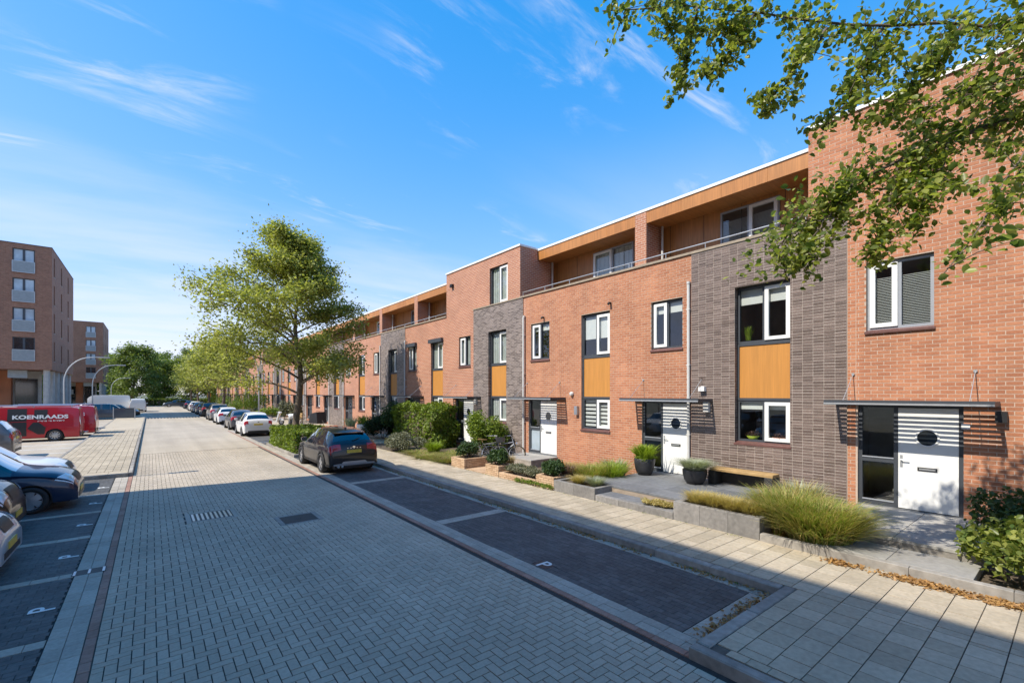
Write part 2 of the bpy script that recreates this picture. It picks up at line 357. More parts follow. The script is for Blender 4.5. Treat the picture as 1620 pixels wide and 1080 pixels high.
def rows(x0, x1, y0, y1, lx, ly, z0, z1, gap=.006, stag='y', st=.5):
    """rows of tiles: columns along y staggered (stag='y'), or rows along x staggered (stag='x')"""
    out = []; g = gap/2
    if stag == 'y':
        nx = max(1, round((x1-x0)/lx)); lx = (x1-x0)/nx
        for i in range(nx):
            y = y0 - (ly*st if i % 2 else 0)
            while y < y1-.01:
                a, b = max(y, y0), min(y+ly, y1)
                if b-a > .03: out.append((x0+i*lx+g, x0+(i+1)*lx-g, a+g, b-g, z0, z1))
                y += ly
    else:
        ny = max(1, round((y1-y0)/ly)); ly = (y1-y0)/ny
        for j in range(ny):
            x = x0 - (lx*st if j % 2 else 0)
            while x < x1-.01:
                a, b = max(x, x0), min(x+lx, x1)
                if b-a > .03: out.append((a+g, b-g, y0+j*ly+g, y0+(j+1)*ly-g, z0, z1))
                x += lx
    return out
def text_mesh(s, size, depth=.002, bold=0., mat='white_marking', spacing=1., sx=1.):
    cu = bpy.data.curves.new('lettering', 'FONT'); cu.body = s; cu.size = size; cu.extrude = depth; cu.offset = bold; cu.space_character = spacing
    cu.align_x = 'CENTER'; cu.align_y = 'CENTER'
    o = bpy.data.objects.new('lettering', cu); C.objects.link(o); bpy.context.view_layer.update()
    dg = bpy.context.evaluated_depsgraph_get(); me = bpy.data.meshes.new_from_object(o.evaluated_get(dg))
    bpy.data.objects.remove(o); bpy.data.curves.remove(cu)
    me.materials.clear(); me.materials.append(MATS[mat])
    if sx != 1: me.transform(Matrix.Scale(sx, 4, (1, 0, 0)))
    return me

# ------------------------------------------------------------------ ground, road, bays, pavements
b = MB(); b.quad((-900,-900,-.06),(900,-900,-.06),(900,1200,-.06),(-900,1200,-.06)); struct(b.obj('ground', 'ground'))
RX0, RX1 = -.48, 4.47
road = sheet('road', RX0, RX1, -8, 150, -.012, 'paver_joint')
YN = 27.03
holes_road = [(.60, 1.58, 12.02, 12.98), (2.16, 3.04, 10.56, 11.40)]
def cut(ps, holes, mn=.025):
    for h in holes:
        out = []
        for p in ps:
            if not (p[1] > h[0] and p[0] < h[1] and p[3] > h[2] and p[2] < h[3]): out.append(p); continue
            for q in ((p[0], min(p[1], h[0]), p[2], p[3]), (max(p[0], h[1]), p[1], p[2], p[3]), (max(p[0], h[0]), min(p[1], h[1]), p[2], min(p[3], h[2])), (max(p[0], h[0]), min(p[1], h[1]), max(p[2], h[3]), p[3])):
                if q[1]-q[0] > mn and q[3]-q[2] > mn: out.append((*q, p[4], p[5]))
        ps = out
    return ps
pv = cut(herring(RX0, RX1, 1.2, YN, .1055, -.011, 0.), holes_road)
lay(road, 'paver', 'paver_field', pv, 'paver_grey', zj=.0012)
b = MB(); b.quad((RX0, YN, -.002), (RX1, YN, -.002), (RX1, 150, -.002), (RX0, 150, -.002)); o = b.obj('distant_surface', 'road_far', road)
b = MB()
for k in range(17): b.box(RX0+.15+k*.29, RX0+.15+k*.29+.16, 64.2, 66.2, -.002, .012)
o = b.obj('speed_table_marks', 'black_plastic', road)
# edge strips: red brick course, two courses of concrete tiles
for side, (xr0, xr1, xa, xb) in {'left': (-.585, -.485, -.92, -.59), 'right': (4.475, 4.575, 4.58, 4.88)}.items():
    e = sheet('road_edge', min(xr0, xa)-.005, max(xr1, xb)+.005, -8, 150, -.014, 'tile_joint')
    lay(e, 'red_brick_paver', 'red_brick_course', rows(xr0, xr1, 1, 40, .10, .21, -.013, .001), 'paver_red', 120)
    lay(e, 'edge_tile', 'edge_tile_course', rows(xa, xb, 1, 40, .165, .30, -.013, .002, st=.0), 'concrete_tile', 150)
    b = MB(); b.quad((min(xr0, xa), 40, -.004), (max(xr1, xb), 40, -.004), (max(xr1, xb), 150, -.004), (min(xr0, xa), 150, -.004)); b.obj('distant_edge', 'concrete_tile', e)
# parking bays, right and left
bay_r = sheet('parking_bay', 4.885, 6.83, -8, 150, -.012, 'dark_joint')
P = rows(4.885, 6.60, 2.95, 8.55, .105, .21, -.011, -.001, .005) + rows(4.885, 6.60, 8.87, 14.05, .105, .21, -.011, -.001, .005) + rows(4.885, 6.60, 14.37, 21.4, .105, .21, -.011, -.001, .005)
P = cut(P, [(4.925, 5.125, 5.355, 5.665)])
lay(bay_r, 'dark_paver', 'dark_paver_field', P, 'paver_dark', zj=.001)
div = []
for y in (8.56, 14.06): div += rows(4.885, 6.60, y, y+.30, .30, .30, -.011, .001)
div += rows(4.885, 6.60, 2.64, 2.94, .30, .30, -.011, .001)
div += rows(6.61, 6.78, 2.65, 21.4, .17, .50, -.011, .001)
lay(bay_r, 'divider_tile', 'divider_tiles', div, 'concrete_tile', 150)
b = MB(); b.quad((4.885, 27.5, -.006), (6.83, 27.5, -.006), (6.83, 150, -.006), (4.885, 150, -.006)); b.obj('distant_bay', 'paver_dark', bay_r)
b = MB(); b.box(4.93, 5.12, 5.36, 5.66, -.011, 0.); b.obj('marker_tile', 'black_plastic', bay_r)
PM_ = text_mesh('P', .36, .002, .004)
def pmark(parent, x, y, rz): link('parking_letter', PM_, parent, (x, y, .004), (0, 0, rz), (1, 1, 1))
pmark(bay_r, 5.03, 5.51, R(-90)); 
b = MB()
for k in range(10): b.box(4.9, 6.6, 29.5+k*5.6, 29.6+k*5.6, -.006, -.002)
b.obj('bay_line', 'white_marking', bay_r)
bay_l = sheet('parking_bay', -9.0, -.925, -8, 20.2, -.012, 'dark_joint')
dl = []; P = []
LINES = [4.72, 7.15, 9.60, 12.02, 14.45, 16.90]
yy = LINES[0]
for a, c in zip(LINES, LINES[1:]+[20.0]):
    P += rows(-6.2, -.93, a+.21, c-.01, .21, .105, -.011, -.001, .005, 'x'); dl += rows(-6.2, -.93, a, a+.2, .30, .2, -.011, .001, stag='x', st=0)
lay(bay_l, 'dark_paver', 'dark_paver_field', P, 'paver_dark', zj=.001)
lay(bay_l, 'divider_tile', 'divider_tiles', dl, 'concrete_tile', 100)
for a in LINES[:-1]+[16.9]: pmark(bay_l, -1.09, a+1.25, R(90))
# road drain covers
def cover(name, label, x0, x1, y0, y1, slots):
    t = thing(name, label, 'drain cover', ((x0+x1)/2, (y0+y1)/2, 0)); w2, d2 = (x1-x0)/2, (y1-y0)/2
    b = MB()
    for bx in [(-w2, -w2+.1, -d2, d2), (w2-.1, w2, -d2, d2), (-w2+.1, w2-.1, -d2, -d2+.1), (-w2+.1, w2-.1, d2-.1, d2)]: b.box(bx[0]+.004, bx[1]-.004, bx[2]+.004, bx[3]-.004, -.01, .001)
    b.obj('surround', 'concrete_tile' if slots else 'kerb_concrete', t)
    b = MB(); b.box(-w2+.1, w2-.1, -d2+.1, d2-.1, -.03, -.008 if slots else .002); b.obj('lid', 'iron', t)
    if slots:
        for k in range(9):
            x = -w2+.14+k*(2*w2-.28)/8
            b = MB(); b.box(x-.022, x+.022, -d2+.13, d2-.13, -.008, .003); b.obj('grate_bar', 'silver_steel', t)
    else:
        b = MB(); b.box(-.05, .05, -.03, .03, .002, .005); b.obj('keyhole', 'black_plastic', t)
cover('drain_cover', 'slotted pale metal drain grate set in the herringbone road', *holes_road[0], True)
cover('drain_cover', 'solid dark rusty manhole lid set in the herringbone road', *holes_road[1], False)
t = thing('gutter_drain', 'small iron gutter drain in the concrete tile strip beside the left parking bay', 'drain cover', (-.76, 9.75, 0))
b = MB(); b.box(-.2, .2, -.13, .13, -.01, .004); b.obj('lid', 'iron', t)
for x in (-.17, 0, .17): b = MB(); b.box(x-.015, x+.015, -.11, .11, .004, .008); b.obj('rib', 'silver_steel', t)
# kerbs
def kerb(pts_list, name='kerb'):
    k = thing(name, '', ''); del k['label']; del k['category']; struct(k)
    n = 0
    for (x0, x1, y0, y1, along) in pts_list:
        L_ = (y1-y0) if along == 'y' else (x1-x0); m = max(1, round(L_/1.0))
        for i in range(m):
            a, c = i*L_/m+.003, (i+1)*L_/m-.003; b = MB()
            if along == 'y': b.bevel_box(x0, x1, y0+a, y0+c, -.05, .125+rnd.uniform(-.003, .003), .015)
            else: b.bevel_box(x0+a, x0+c, y0, y1, -.05, .125+rnd.uniform(-.003, .003), .015)
            b.obj('kerb_stone', 'kerb_concrete', k)
kerb([(6.79, 6.94, 2.63, 21.5, 'y'), (4.62, 6.94, 2.47, 2.62, 'x'), (4.47, 4.60, -6, 2.62, 'y'), (4.885, 6.94, 21.52, 21.66, 'x'), (4.885, 5.02, 21.67, 27.4, 'y'), (4.885, 6.94, 27.41, 27.55, 'x'), (6.79, 6.94, 27.56, 90, 'y')])
kerb([(-.60, -.49, 20.15, 66, 'y'), (-3.05, -.60, 20.03, 20.15, 'x'), (-3.05, -2.93, 20.15, 66, 'y')])
# right pavement
sw = sheet('pavement', 6.95, 8.75, -8, 150, .108, 'tile_joint')
P = rows(6.95, 8.70, .2, 21.5, .2917, .292, .109, .122, .006, stag='x', st=.0)
P = rows(6.945, 8.70, -.092, 21.516, .30, .292, .109, .122, .011, stag='x', st=.5)
lay(sw, 'paving_tile', 'paving_tile_field', P, 'sidewalk_tile', 300, zj=.0015)
sw2 = sheet('pavement', 4.47+.13, 6.94, -8, 2.46, .107, 'tile_joint')
P = rows(4.76, 6.94, -.092, 2.244, .30, .292, .108, .122, .011, stag='x', st=.5) + rows(4.62, 4.75, -.1, 2.3, .14, .2, .108, .122, .007) + rows(4.76, 6.94, 2.25, 2.455, .2, .205, .108, .122, .006, stag='x', st=0)
lay(sw2, 'paving_tile', 'paving_tile_field', P, 'sidewalk_tile', 300, zj=.0015)
b = MB(); b.quad((6.95, 21.6, .118), (8.75, 21.6, .118), (8.75, 150, .118), (6.95, 150, .118)); b.obj('distant_paving', 'sidewalk_tile', sw)
# left paved strip
lp = sheet('pavement', -2.93, -.60, 20.15, 66, .108, 'tile_joint')
P = rows(-2.93, -.62, 20.75, 44, .21, .21, .109, .121, .012, stag='y', st=.5) + rows(-2.93, -.62, 20.16, 20.73, .6, .58, .109, .121, .008, stag='x', st=0)
lay(lp, 'paving_block', 'paving_block_field', P, 'sidewalk_tile', 300, zj=.0015)
b = MB(); b.quad((-2.93, 44, .118), (-.6, 44, .118), (-.6, 66, .118), (-2.93, 66, .118)); b.obj('distant_paving', 'sidewalk_tile', lp)
sheet('car_park', -30, -3.06, 20.2, 150, -.02, 'road_far'); sheet('car_park', -3.06, -.6, 66.1, 150, -.02, 'road_far')
b = MB()
for k in range(7): b.box(-8, -3.1, 22.6+k*2.5, 22.7+k*2.5, -.02, -.012)
struct(b.obj('bay_lines', 'white_marking'))
sheet('cross_street', -40, 60, 121, 128, -.008, 'road_far')
sheet('front_garden', 8.72, 12.3, -8, 135, .10, 'soil')
sheet('tree_bed', 5.02, 6.94, 21.67, 27.4, .08, 'soil')
sheet('path', 8.76, 12.1, 23.6, 60, .112, 'sidewalk_tile')
# ------------------------------------------------------------------ row houses: local x into the house, y along the street, z up
HW = 5.645; HX = 12.2; HB = 3.15
def split_rects(y0, y1, z0, z1, holes):
    ys = sorted({y0, y1, *[v for h in holes for v in h[:2] if y0 < v < y1]}); zs = sorted({z0, z1, *[v for h in holes for v in h[2:] if z0 < v < z1]})
    out = []
    for a, c in zip(ys, ys[1:]):
        for e, f in zip(zs, zs[1:]):
            m, n = (a+c)/2, (e+f)/2
            if not any(h[0] < m < h[1] and h[2] < n < h[3] for h in holes): out.append((a, c, e, f))
    return out
def wall_plane(b, x, y0, y1, z0, z1, holes, reveal=.14):
    for a, c, e, f in split_rects(y0, y1, z0, z1, holes): b.quad((x,c,e),(x,a,e),(x,a,f),(x,c,f))
    for a, c, e, f in holes:
        a2, c2, e2, f2 = max(a, y0), min(c, y1), max(e, z0), min(f, z1)
        if c2 <= a2 or f2 <= e2: continue
        r = x+reveal
        b.quad((x,a,e2),(x,a,f2),(r,a,f2),(r,a,e2)); b.quad((x,c,e2),(r,c,e2),(r,c,f2),(x,c,f2))
        b.quad((x,a,f),(x,c,f),(r,c,f),(r,a,f)); b.quad((x,a,e),(r,a,e),(r,c,e),(x,c,e))
def brick_list(y0, y1, z0, z1, holes, L, H, off, joint=.0135, jv=None):
    out = []; r = 0; z = z0
    while z + H*.5 < z1:
        zt = min(z+H-joint, z1); iv = [(y0, y1)]
        for h in holes:
            if h[2] < z+H*.55 and h[3] > z+H*.35:
                iv = [q for a, c in iv for q in ((a, min(c, h[0])), (max(a, h[1]), c)) if q[1]-q[0] > .02]
        for a, c in iv:
            base = off*L*(r % 2); k = math.floor((a-base)/L)
            y = base+k*L
            while y < c:
                p, q = max(y, a), min(y+L-(jv or joint), c)
                if q-p > .025: out.append((p, q, z, zt))
                y += L
        z += H; r += 1
    return out
BR_UNIT = {}
def brick_wall(parent, house_y, bricks, x, mat, name, rest, maxn, proud=.0035):
    """bricks of a wall as single pieces (nearest in view first) and the remainder as one part"""
    order = []
    for i, (a, c, e, f) in enumerate(bricks):
        d = view_px(HX+x, house_y+(a+c)/2, (e+f)/2)
        order.append((d if d else 1e9, i))
    order.sort(); pick = {i for d, i in order[:maxn] if d < 1e8}
    if mat not in BR_UNIT: b = MB(); b.box(-.5, .5, -.5, .5, -.5, .5, bottom=True); BR_UNIT[mat] = b.mesh(name, mat)
    b = MB()
    for i, (a, c, e, f) in enumerate(bricks):
        j = rnd.uniform(-.0015, .0015)
        if mat == 'brown_brick': j += rnd.choice((0, 0, .002, -.002))
        if i in pick:
            link(name, BR_UNIT[mat], parent, (x-proud/2+j+.02, (a+c)/2, (e+f)/2), (0, 0, 0), (proud+.04, c-a, f-e))
        else: b.box(x-proud+j, x+.002, a, c, e, f, rnd.random())
    if b.f: stuff(b.obj(rest, mat, parent))
def window(parent, y0, y1, z0, z1, x=.09, sash='far', room=True, blind=None, sill=True, frame='anthracite', bars=False, closed_frame=True):
    """timber window: fixed light and a white opening sash. 'far' puts the sash at the larger y (left in view)"""
    fr = MB(); t = .055; ym = (y0+y1)/2 + (.0)
    for q in ((y0, y1, z1-t, z1), (y0, y1, z0, z0+t), (y0, y0+t, z0+t, z1-t), (y1-t, y1, z0+t, z1-t), (ym-.035, ym+.035, z0+t, z1-t)): fr.box(x, x+.07, *q)
    f = fr.obj('window', frame, parent)
    sa, sc = ((ym+.035, y1-t) if sash == 'far' else (y0+t, ym-.035)); fa, fc = ((y0+t, ym-.035) if sash == 'far' else (ym+.035, y1-t))
    w_ = .085; s = MB(); e0, e1 = z0+t-.01, z1-t+.01
    for q in ((sa-.01, sc+.01, e1-w_, e1), (sa-.01, sc+.01, e0, e0+w_), (sa-.01, sa+w_, e0+w_, e1-w_), (sc-w_, sc+.01, e0+w_, e1-w_)): s.box(x-.03, x+.05, *q)
    s.obj('sash', 'white_paint', f)
    for k, (a, c, e, g, xx) in enumerate(((sa+w_, sc-w_, e0+w_, e1-w_, x+.01), (fa, fc, z0+t, z1-t, x+.035))):
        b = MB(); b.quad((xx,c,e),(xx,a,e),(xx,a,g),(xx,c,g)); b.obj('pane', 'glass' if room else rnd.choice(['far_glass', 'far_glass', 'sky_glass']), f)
    if room:
        b = MB(); a, c, e, g, d0, d1 = y0-.5, y1+.5, z0-.25, z1+.12, x+.10, x+2.2
        b.quad((d1,a,e),(d1,c,e),(d1,c,g),(d1,a,g)); b.quad((d0,a,e),(d1,a,e),(d1,a,g),(d0,a,g)); b.quad((d0,c,e),(d0,c,g),(d1,c,g),(d1,c,e))
        b.quad((d0,a,g),(d1,a,g),(d1,c,g),(d0,c,g)); b.quad((d0,a,e),(d0,c,e),(d1,c,e),(d1,a,e))
        b.obj('room', 'room_dark', f)
    if blind and room:
        xx = x+.075
        for (a, c) in ((fa-.01, fc+.01), (sa+.04, sc-.04)):
            b = MB()
            if blind[0] == 'roller':
                b.box(xx, xx+.008, a, c, z1-(z1-z0)*blind[1], z1-.03); m = 'blind_white'
            elif blind[0] == 'slats':
                z = z1-.05-(.28 if blind[1] else 0)
                while z > z0+.06: b.box(xx, xx+.022, a, c, z-.004, z+.006); z -= .034
                m = 'blind_grey'
            elif blind[0] == 'zebra':
                z = z1-.06
                while z > z0+.06: b.box(xx, xx+.006, a, c, z-.085, z); z -= .14
                m = 'blind_white'
            else:
                n = 8
                for k in range(n):
                    y = a+(c-a)*k/n; b.box(xx+.02*(k % 2), xx+.03+.02*(k % 2), y, y+(c-a)/n, z0+.05, z1-.06)
                m = 'curtain'
            b.obj('blind', m, f)
    if sill:
        b = MB(); b.add([(-.045,y0-.03,z0-.09),(x,y0-.03,z0-.09),(x,y1+.03,z0-.09),(-.045,y1+.03,z0-.09),(-.045,y0-.03,z0-.045),(x,y0-.03,z0),(x,y1+.03,z0),(-.045,y1+.03,z0-.045)],
              [(4,5,6,7),(0,1,5,4),(1,2,6,5),(2,3,7,6),(3,0,4,7),(3,2,1,0)]); b.obj('sill', 'sill_tile', f)
    return f
def canopy(parent, y0, y1, z, detail=True):
    D = .80; b = MB()
    b.box(-D, -D+.06, y0, y1, z-.04, z+.06); b.box(-.13, -.005, y0+.052, y1-.052, z-.0, z+.035)
    for y in (y0+.0, y1-.05): b.box(-D+.05, -.01, y, y+.05, z-.035, z+.05)
    c = b.obj('canopy', 'anthracite', parent)
    b = MB(); b.box(-D-.012, -D-.001, y0, y1, z-.03, z+.004); b.obj('gutter_edge', 'galvanised', c)
    if detail:
        for k in range(6):
            x = -.215-k*.079; b = MB(); b.box(x-.017, x+.017, y0+.052, y1-.052, z+.0, z+.02); b.obj('slat', 'anthracite', c)
        b = MB(); b.box(-D+.062, -D+.12, y0+.052, y1-.052, z+.005, z+.03); b.obj('front_board', 'anthracite', c)
        for y in (y0+.32, y1-.32):
            b = MB(); b.tube([(-.01, y, z+.62), (-D+.1, y, z+.05)], .007, 6); b.tube([(-.03, y, z+.62), (.01, y, z+.62)], .03, 8); b.obj('stay_rod', 'galvanised', c)
    else:
        b = MB()
        for k in range(6): x = -.17-k*.093; b.box(x-.022, x+.022, y0+.05, y1-.05, z, z+.022)
        b.obj('slats', 'anthracite', c)
def entrance(parent, yd0, yd1, ys1, z0=.40, z1=2.50, detail=True, white=True, etched=False):
    """white door (yd0..yd1) with a glazed side light (yd1..ys1)"""
    x = .06; t = .07; fr = MB()
    for q in ((yd0-t, yd0, z0, z1), (yd1, yd1+.07, z0, z1), (ys1-t, ys1, z0, z1), (yd0-t, ys1, z1, z1+.06), (yd1+.07, ys1-t, z0, z0+.10), (yd1+.07, ys1-t, z0+.93, z0+1.02)): fr.box(x, x+.09, *q)
    f = fr.obj('door_frame', 'anthracite', parent)
    for k, (e, g) in enumerate(((z0+.10, z0+.93), (z0+1.02, z1))):
        b = MB(); b.quad((x+.04,ys1-t,e),(x+.04,yd1+.07,e),(x+.04,yd1+.07,g),(x+.04,ys1-t,g)); b.obj('pane', 'sky_glass' if etched and k == 0 else ('glass' if detail else 'far_glass'), f)
    b = MB()
    for zz in (z0+.10, z0+1.02): b.box(x-.015, x+.02, yd1+.07, ys1-t, zz, zz+.022)
    b.obj('glazing_bead', 'frame_grey', f)
    if detail:
        b = MB(); a, c, e, g, d0, d1 = yd0-.1, ys1+.2, z0, z1, x+.1, x+1.6
        b.quad((d1,a,e),(d1,c,e),(d1,c,g),(d1,a,g)); b.quad((d0,c,e),(d0,c,g),(d1,c,g),(d1,c,e)); b.quad((d0,a,e),(d1,a,e),(d1,a,g),(d0,a,g)); b.quad((d0,a,g),(d1,a,g),(d1,c,g),(d0,c,g)); b.quad((d0,a,e),(d0,c,e),(d1,c,e),(d1,a,e)); b.obj('hall', 'room_dark', f)
    b = MB(); b.box(x-.005, x+.05, yd0+.004, yd1-.004, z0+.02, z1-.004); d = b.obj('door', 'white_paint' if white else 'anthracite', parent)
    ym = (yd0+yd1)/2; zc = z0+1.50
    b = MB(); b.lathe([(0, x-.012), (.155, x-.012)], 'x', 28, (0, ym, zc)); b.obj('round_window', 'far_glass', d)
    b = MB(); b.lathe([(.155, x-.005), (.155, x-.022), (.185, x-.022), (.185, x-.005)], 'x', 28, (0, ym, zc)); b.obj('window_ring', 'white_paint' if white else 'frame_grey', d)
    b = MB(); b.box(x-.02, x-.004, ym-.15, ym+.15, z0+.83, z0+.90); b.obj('letterbox', 'black_plastic', d)
    if detail: b = MB(); b.box(x-.026, x-.019, ym-.125, ym+.125, z0+.85, z0+.88); b.obj('letter_flap', 'galvanised', d)
    b = MB(); b.box(x-.02, x-.004, yd1-.075, yd1-.035, z0+.88, z0+1.12); b.tube([(x-.02, yd1-.055, z0+1.03), (x-.06, yd1-.055, z0+1.03), (x-.06, yd1-.18, z0+1.03)], .011, 6); b.obj('handle', 'galvanised', d)
    b = MB(); b.box(x-.06, x+.08, yd0-t, ys1, z0-.10, z0+.001 if detail else z0); b.obj('threshold', 'slate_slab', parent)
def house(b0, kind, top, detail, label, oy=0., cfg={}, group='red brick row houses along the street', pipe=None, bricks=300):
    """kind 'orange' (orange panel column in red brick) or 'brown' (dark brick projection); top 'tall' or 'set'"""
    h = thing('row_house', label, 'house', (HX, b0, 0), 0, group)
    room = detail; Y1 = HW; ZP = 6.80
    brown = (.17, 3.90) if kind == 'brown' else None
    if kind == 'orange':
        col = (1.24+cfg.get('co', 0), 2.55+cfg.get('co', 0)); door = (3.95+oy, 4.87+oy, 5.55+oy); win = (4.30+oy, 5.40+oy); can = (3.40+oy, 5.95+oy)
    else:
        col = (1.31, 2.66); door = (4.00, 4.88, 5.60); win = (4.19, 5.26); can = (3.26, 5.86)
    zc = (1.45, 5.62); colh = (*col, *zc); doorh = (door[0]-.07, door[2], .30, 2.56); winh = (*win, 4.08, 5.62)
    doorh2 = (door[0]-.07, min(door[2], Y1), .30, 2.56)
    red = (0, Y1) if kind == 'orange' else (brown[1], Y1)
    holes_red = [doorh2, winh] + ([colh] if kind == 'orange' else [])
    b = MB(); wall_plane(b, 0, red[0], red[1], .1, ZP, holes_red)
    if kind == 'brown': MB().quad((0, .17, .1), (0, 0, .1), (0, 0, ZP), (0, .17, ZP)).obj('wall_strip', 'red_mortar' if detail == 2 else 'red_wall_far', h)
    wall = b.obj('wall', 'red_mortar' if detail == 2 else 'red_wall_far', h)
    tones = brick_list(red[0], red[1], .1, ZP, holes_red, .22, .077, .5)
    if kind == 'brown': tones += brick_list(.012, .155, .1, ZP, [], .22, .077, .5)
    if detail == 2: brick_wall(wall, b0, tones, 0, 'red_brick', 'brick', 'brickwork', bricks)
    if kind == 'brown':
        xb = -.03; b = MB(); wall_plane(b, xb, brown[0], brown[1], .1, 6.79, [colh], .17)
        b.quad((0, brown[0], .1), (xb, brown[0], .1), (xb, brown[0], 6.79), (0, brown[0], 6.79)); b.quad((xb, brown[1], .1), (0, brown[1], .1), (0, brown[1], 6.79), (xb, brown[1], 6.79))
        bw = b.obj('dark_brick_wall', 'brown_mortar' if detail == 2 else 'brown_wall_far', h)
        if detail == 2:
            bl = brick_list(0, brown[1]-brown[0]-.002, .1, 6.79, [(colh[0]-brown[0], colh[1]-brown[0], colh[2], colh[3])], .2193, .068, 0, .014, .009)
            bl = [(a+brown[0]+.005, c+brown[0]+.005, e, f) for a, c, e, f in bl]
            brick_wall(bw, b0, bl, xb, 'brown_brick', 'dark_brick', 'dark_brickwork', bricks, .0045)
            for s, yy in ((0, colh[0]), (1, colh[1])):
                bb = MB(); z = colh[2]
                while z < colh[3]-.05:
                    yv = (yy-.002, yy+.003) if s == 0 else (yy-.003, yy+.002); bb.box(xb+.004, xb+.165, *yv, z, z+.059, rnd.random()); z += .068
                stuff(bb.obj('reveal_bricks', 'brown_brick', bw))
    # window column: lower window, timber panel, upper window
    xw = .13 if kind == 'brown' else .09
    lo = cfg.get('low', ('roller', .22)); up = cfg.get('up', ('roller', .3))
    window(h, col[0]+.01, col[1]-.01, zc[0]+.09, 2.62, xw, 'near', room, lo, True)
    b = MB(); b.box(xw, xw+.05, col[0]+.06, col[1]-.06, 2.68, 4.05); pn = b.obj('panel', 'timber_panel', h)
    b = MB()
    for q in ((col[0]+.01, col[0]+.06, 2.62, 4.11), (col[1]-.06, col[1]-.01, 2.62, 4.11), (col[0]+.06, col[1]-.06, 4.05, 4.12), (col[0]+.06, col[1]-.06, 2.61, 2.68)): b.box(xw-.02, xw+.06, *q)
    b.obj('panel_frame', 'anthracite', pn)
    window(h, col[0]+.01, col[1]-.01, 4.12, zc[1]-.04, xw, 'near', room, up, False)
    window(h, win[0]+.01, win[1]-.01, 4.17, 5.60, .07 if kind == 'orange' else .09, 'far', room, cfg.get('win', ('roller', .2)), True, cfg.get('winframe', 'anthracite'))
    entrance(h, *door, detail=bool(detail), white=cfg.get('white', True), etched=cfg.get('etched', False))
    canopy(h, can[0], can[1], 2.60, bool(detail))
    # parapet and upper storey
    tl = cfg.get('tall', (0, 0))
    cov = [(0, Y1)]
    if top == 'tall': cov = [q for q in ((0, tl[0]), (min(tl[1], Y1), Y1)) if q[1]-q[0] > .05]
    if cfg.get('cover'): cov = [(cfg['cover'], Y1)]
    for a, c in cov:
        b = MB(); b.box(-.05, .30, a+.002, c-.002, ZP, ZP+.065); b.obj('parapet_coping', 'coping', h)
    if kind == 'brown' and (top == 'tall' or cfg.get('cover')):
        b = MB(); b.box(-.06, -.002, brown[0], brown[1], 6.792, 6.85); b.obj('dark_wall_coping', 'coping', h)
    if top == 'tall':
        a, c = tl; wz0, wz1, wy0, wy1 = cfg.get('topwin', (6.84, 8.55, 1.24, 2.50)); th = [(wy0, wy1, wz0, wz1)] if wy1 > 0 else []
        b = MB(); wall_plane(b, .001, a, c, ZP+.0, 9.02, th)
        b.quad((0, a, ZP), (3.0, a, ZP), (3.0, a, 9.02), (0, a, 9.02)); b.quad((0, c, ZP), (0, c, 9.02), (3.0, c, 9.02), (3.0, c, ZP)); b.quad((0, a, 9.0), (3, a, 9.0), (3, c, 9.0), (0, c, 9.0))
        if detail == 2:
            uw = b.obj('upper_wall', 'red_mortar', h)
            brick_wall(uw, b0, brick_list(a, c, ZP+.007, 9.02, th, .22, .077, .5), .001, 'red_brick', 'brick', 'brickwork', 0)
        else: b.obj('upper_wall', 'red_wall_far', h)
        b = MB(); b.box(-.04, .02, a-.03, c+.03, 9.02, 9.10); b.box(.02, 3., a-.03, a+.03, 9.02, 9.10); b.box(.02, 3., c-.03, c+.03, 9.02, 9.10); b.obj('roof_trim', 'white_trim', h)
        if th: window(h, wy0+.01, wy1-.01, wz0, wz1-.01, .09, 'near', room, ('curtain', 1), False)
    else:
        xs, xbk = 1.0, 1.95; a, c = .49, Y1+.49; p1 = .95
        if cfg.get('cover'): a = cfg['cover']; p1 = a
        if cfg.get('end'): c = cfg['end']
        b = MB(); b.box(.3, xbk, a, c, 6.35, 6.45); b.obj('terrace_floor', 'slate_slab', h)
        b = MB(); b.box(.02, .30, a, c, 6.3, ZP); b.obj('parapet', 'red_wall_far', h)
        if p1 > a:
            b = MB(); b.box(xs-.01, 2.4, a, p1, 6.45, 8.98); b.obj('pier', 'red_wall_far', h)
        ty0, ty1 = cfg.get('topwin', (1.7, 3.75))
        b = MB()
        for q in split_rects(p1, c, 6.45, 8.62, [(ty0, ty1, 6.62, 8.5)]): b.quad((xbk,q[1],q[2]),(xbk,q[0],q[2]),(xbk,q[0],q[3]),(xbk,q[1],q[3]))
        bk = b.obj('loggia_wall', 'timber', h)
        k = p1+1.2
        while k < c: b = MB(); b.box(xbk-.006, xbk-.001, k, k+.012, 6.45, 8.6); b.obj('panel_joint', 'black_plastic', bk); k += 1.22
        b = MB(); b.box(xs+.03, xbk+.5, p1, c, 8.60, 8.66); b.obj('soffit', 'timber', h)
        n = 4; L_ = (c-p1)/n
        for k in range(n):
            b = MB(); b.box(xs, xs+.028, p1+k*L_+.003, p1+(k+1)*L_-.003, 8.58, 8.98); b.obj('fascia_board', 'timber', h)
        b = MB(); b.box(xs-.03, 5., a, c, 8.985, 9.07); b.obj('roof_trim', 'white_trim', h)
        w1 = window(h, ty0+.01, ty1-.01, 6.63, 8.49, xbk-.03, 'far' if kind == 'orange' else 'near', room, ('curtain', 1) if kind == 'orange' else ('slats', 1), False, 'frame_grey')
        b = MB(); b.tube([(xs+.75, c-.12, 6.45), (xs+.75, c-.12, 8.6)], .04, 8); b.obj('downpipe', 'pipe_grey', h)
        b = MB(); ra = a if not cfg.get('cover') else a+.02; b.tube([(.12, ra, 7.06), (.12, c-.02, 7.06)], .018, 6)
        m = 4
        for k in range(m+1): y = ra+.05+(c-ra-.1)*k/m; b.tube([(.12, y, ZP+.06), (.12, y, 7.06)], .012, 6)
        b.obj('railing', 'galvanised', h)
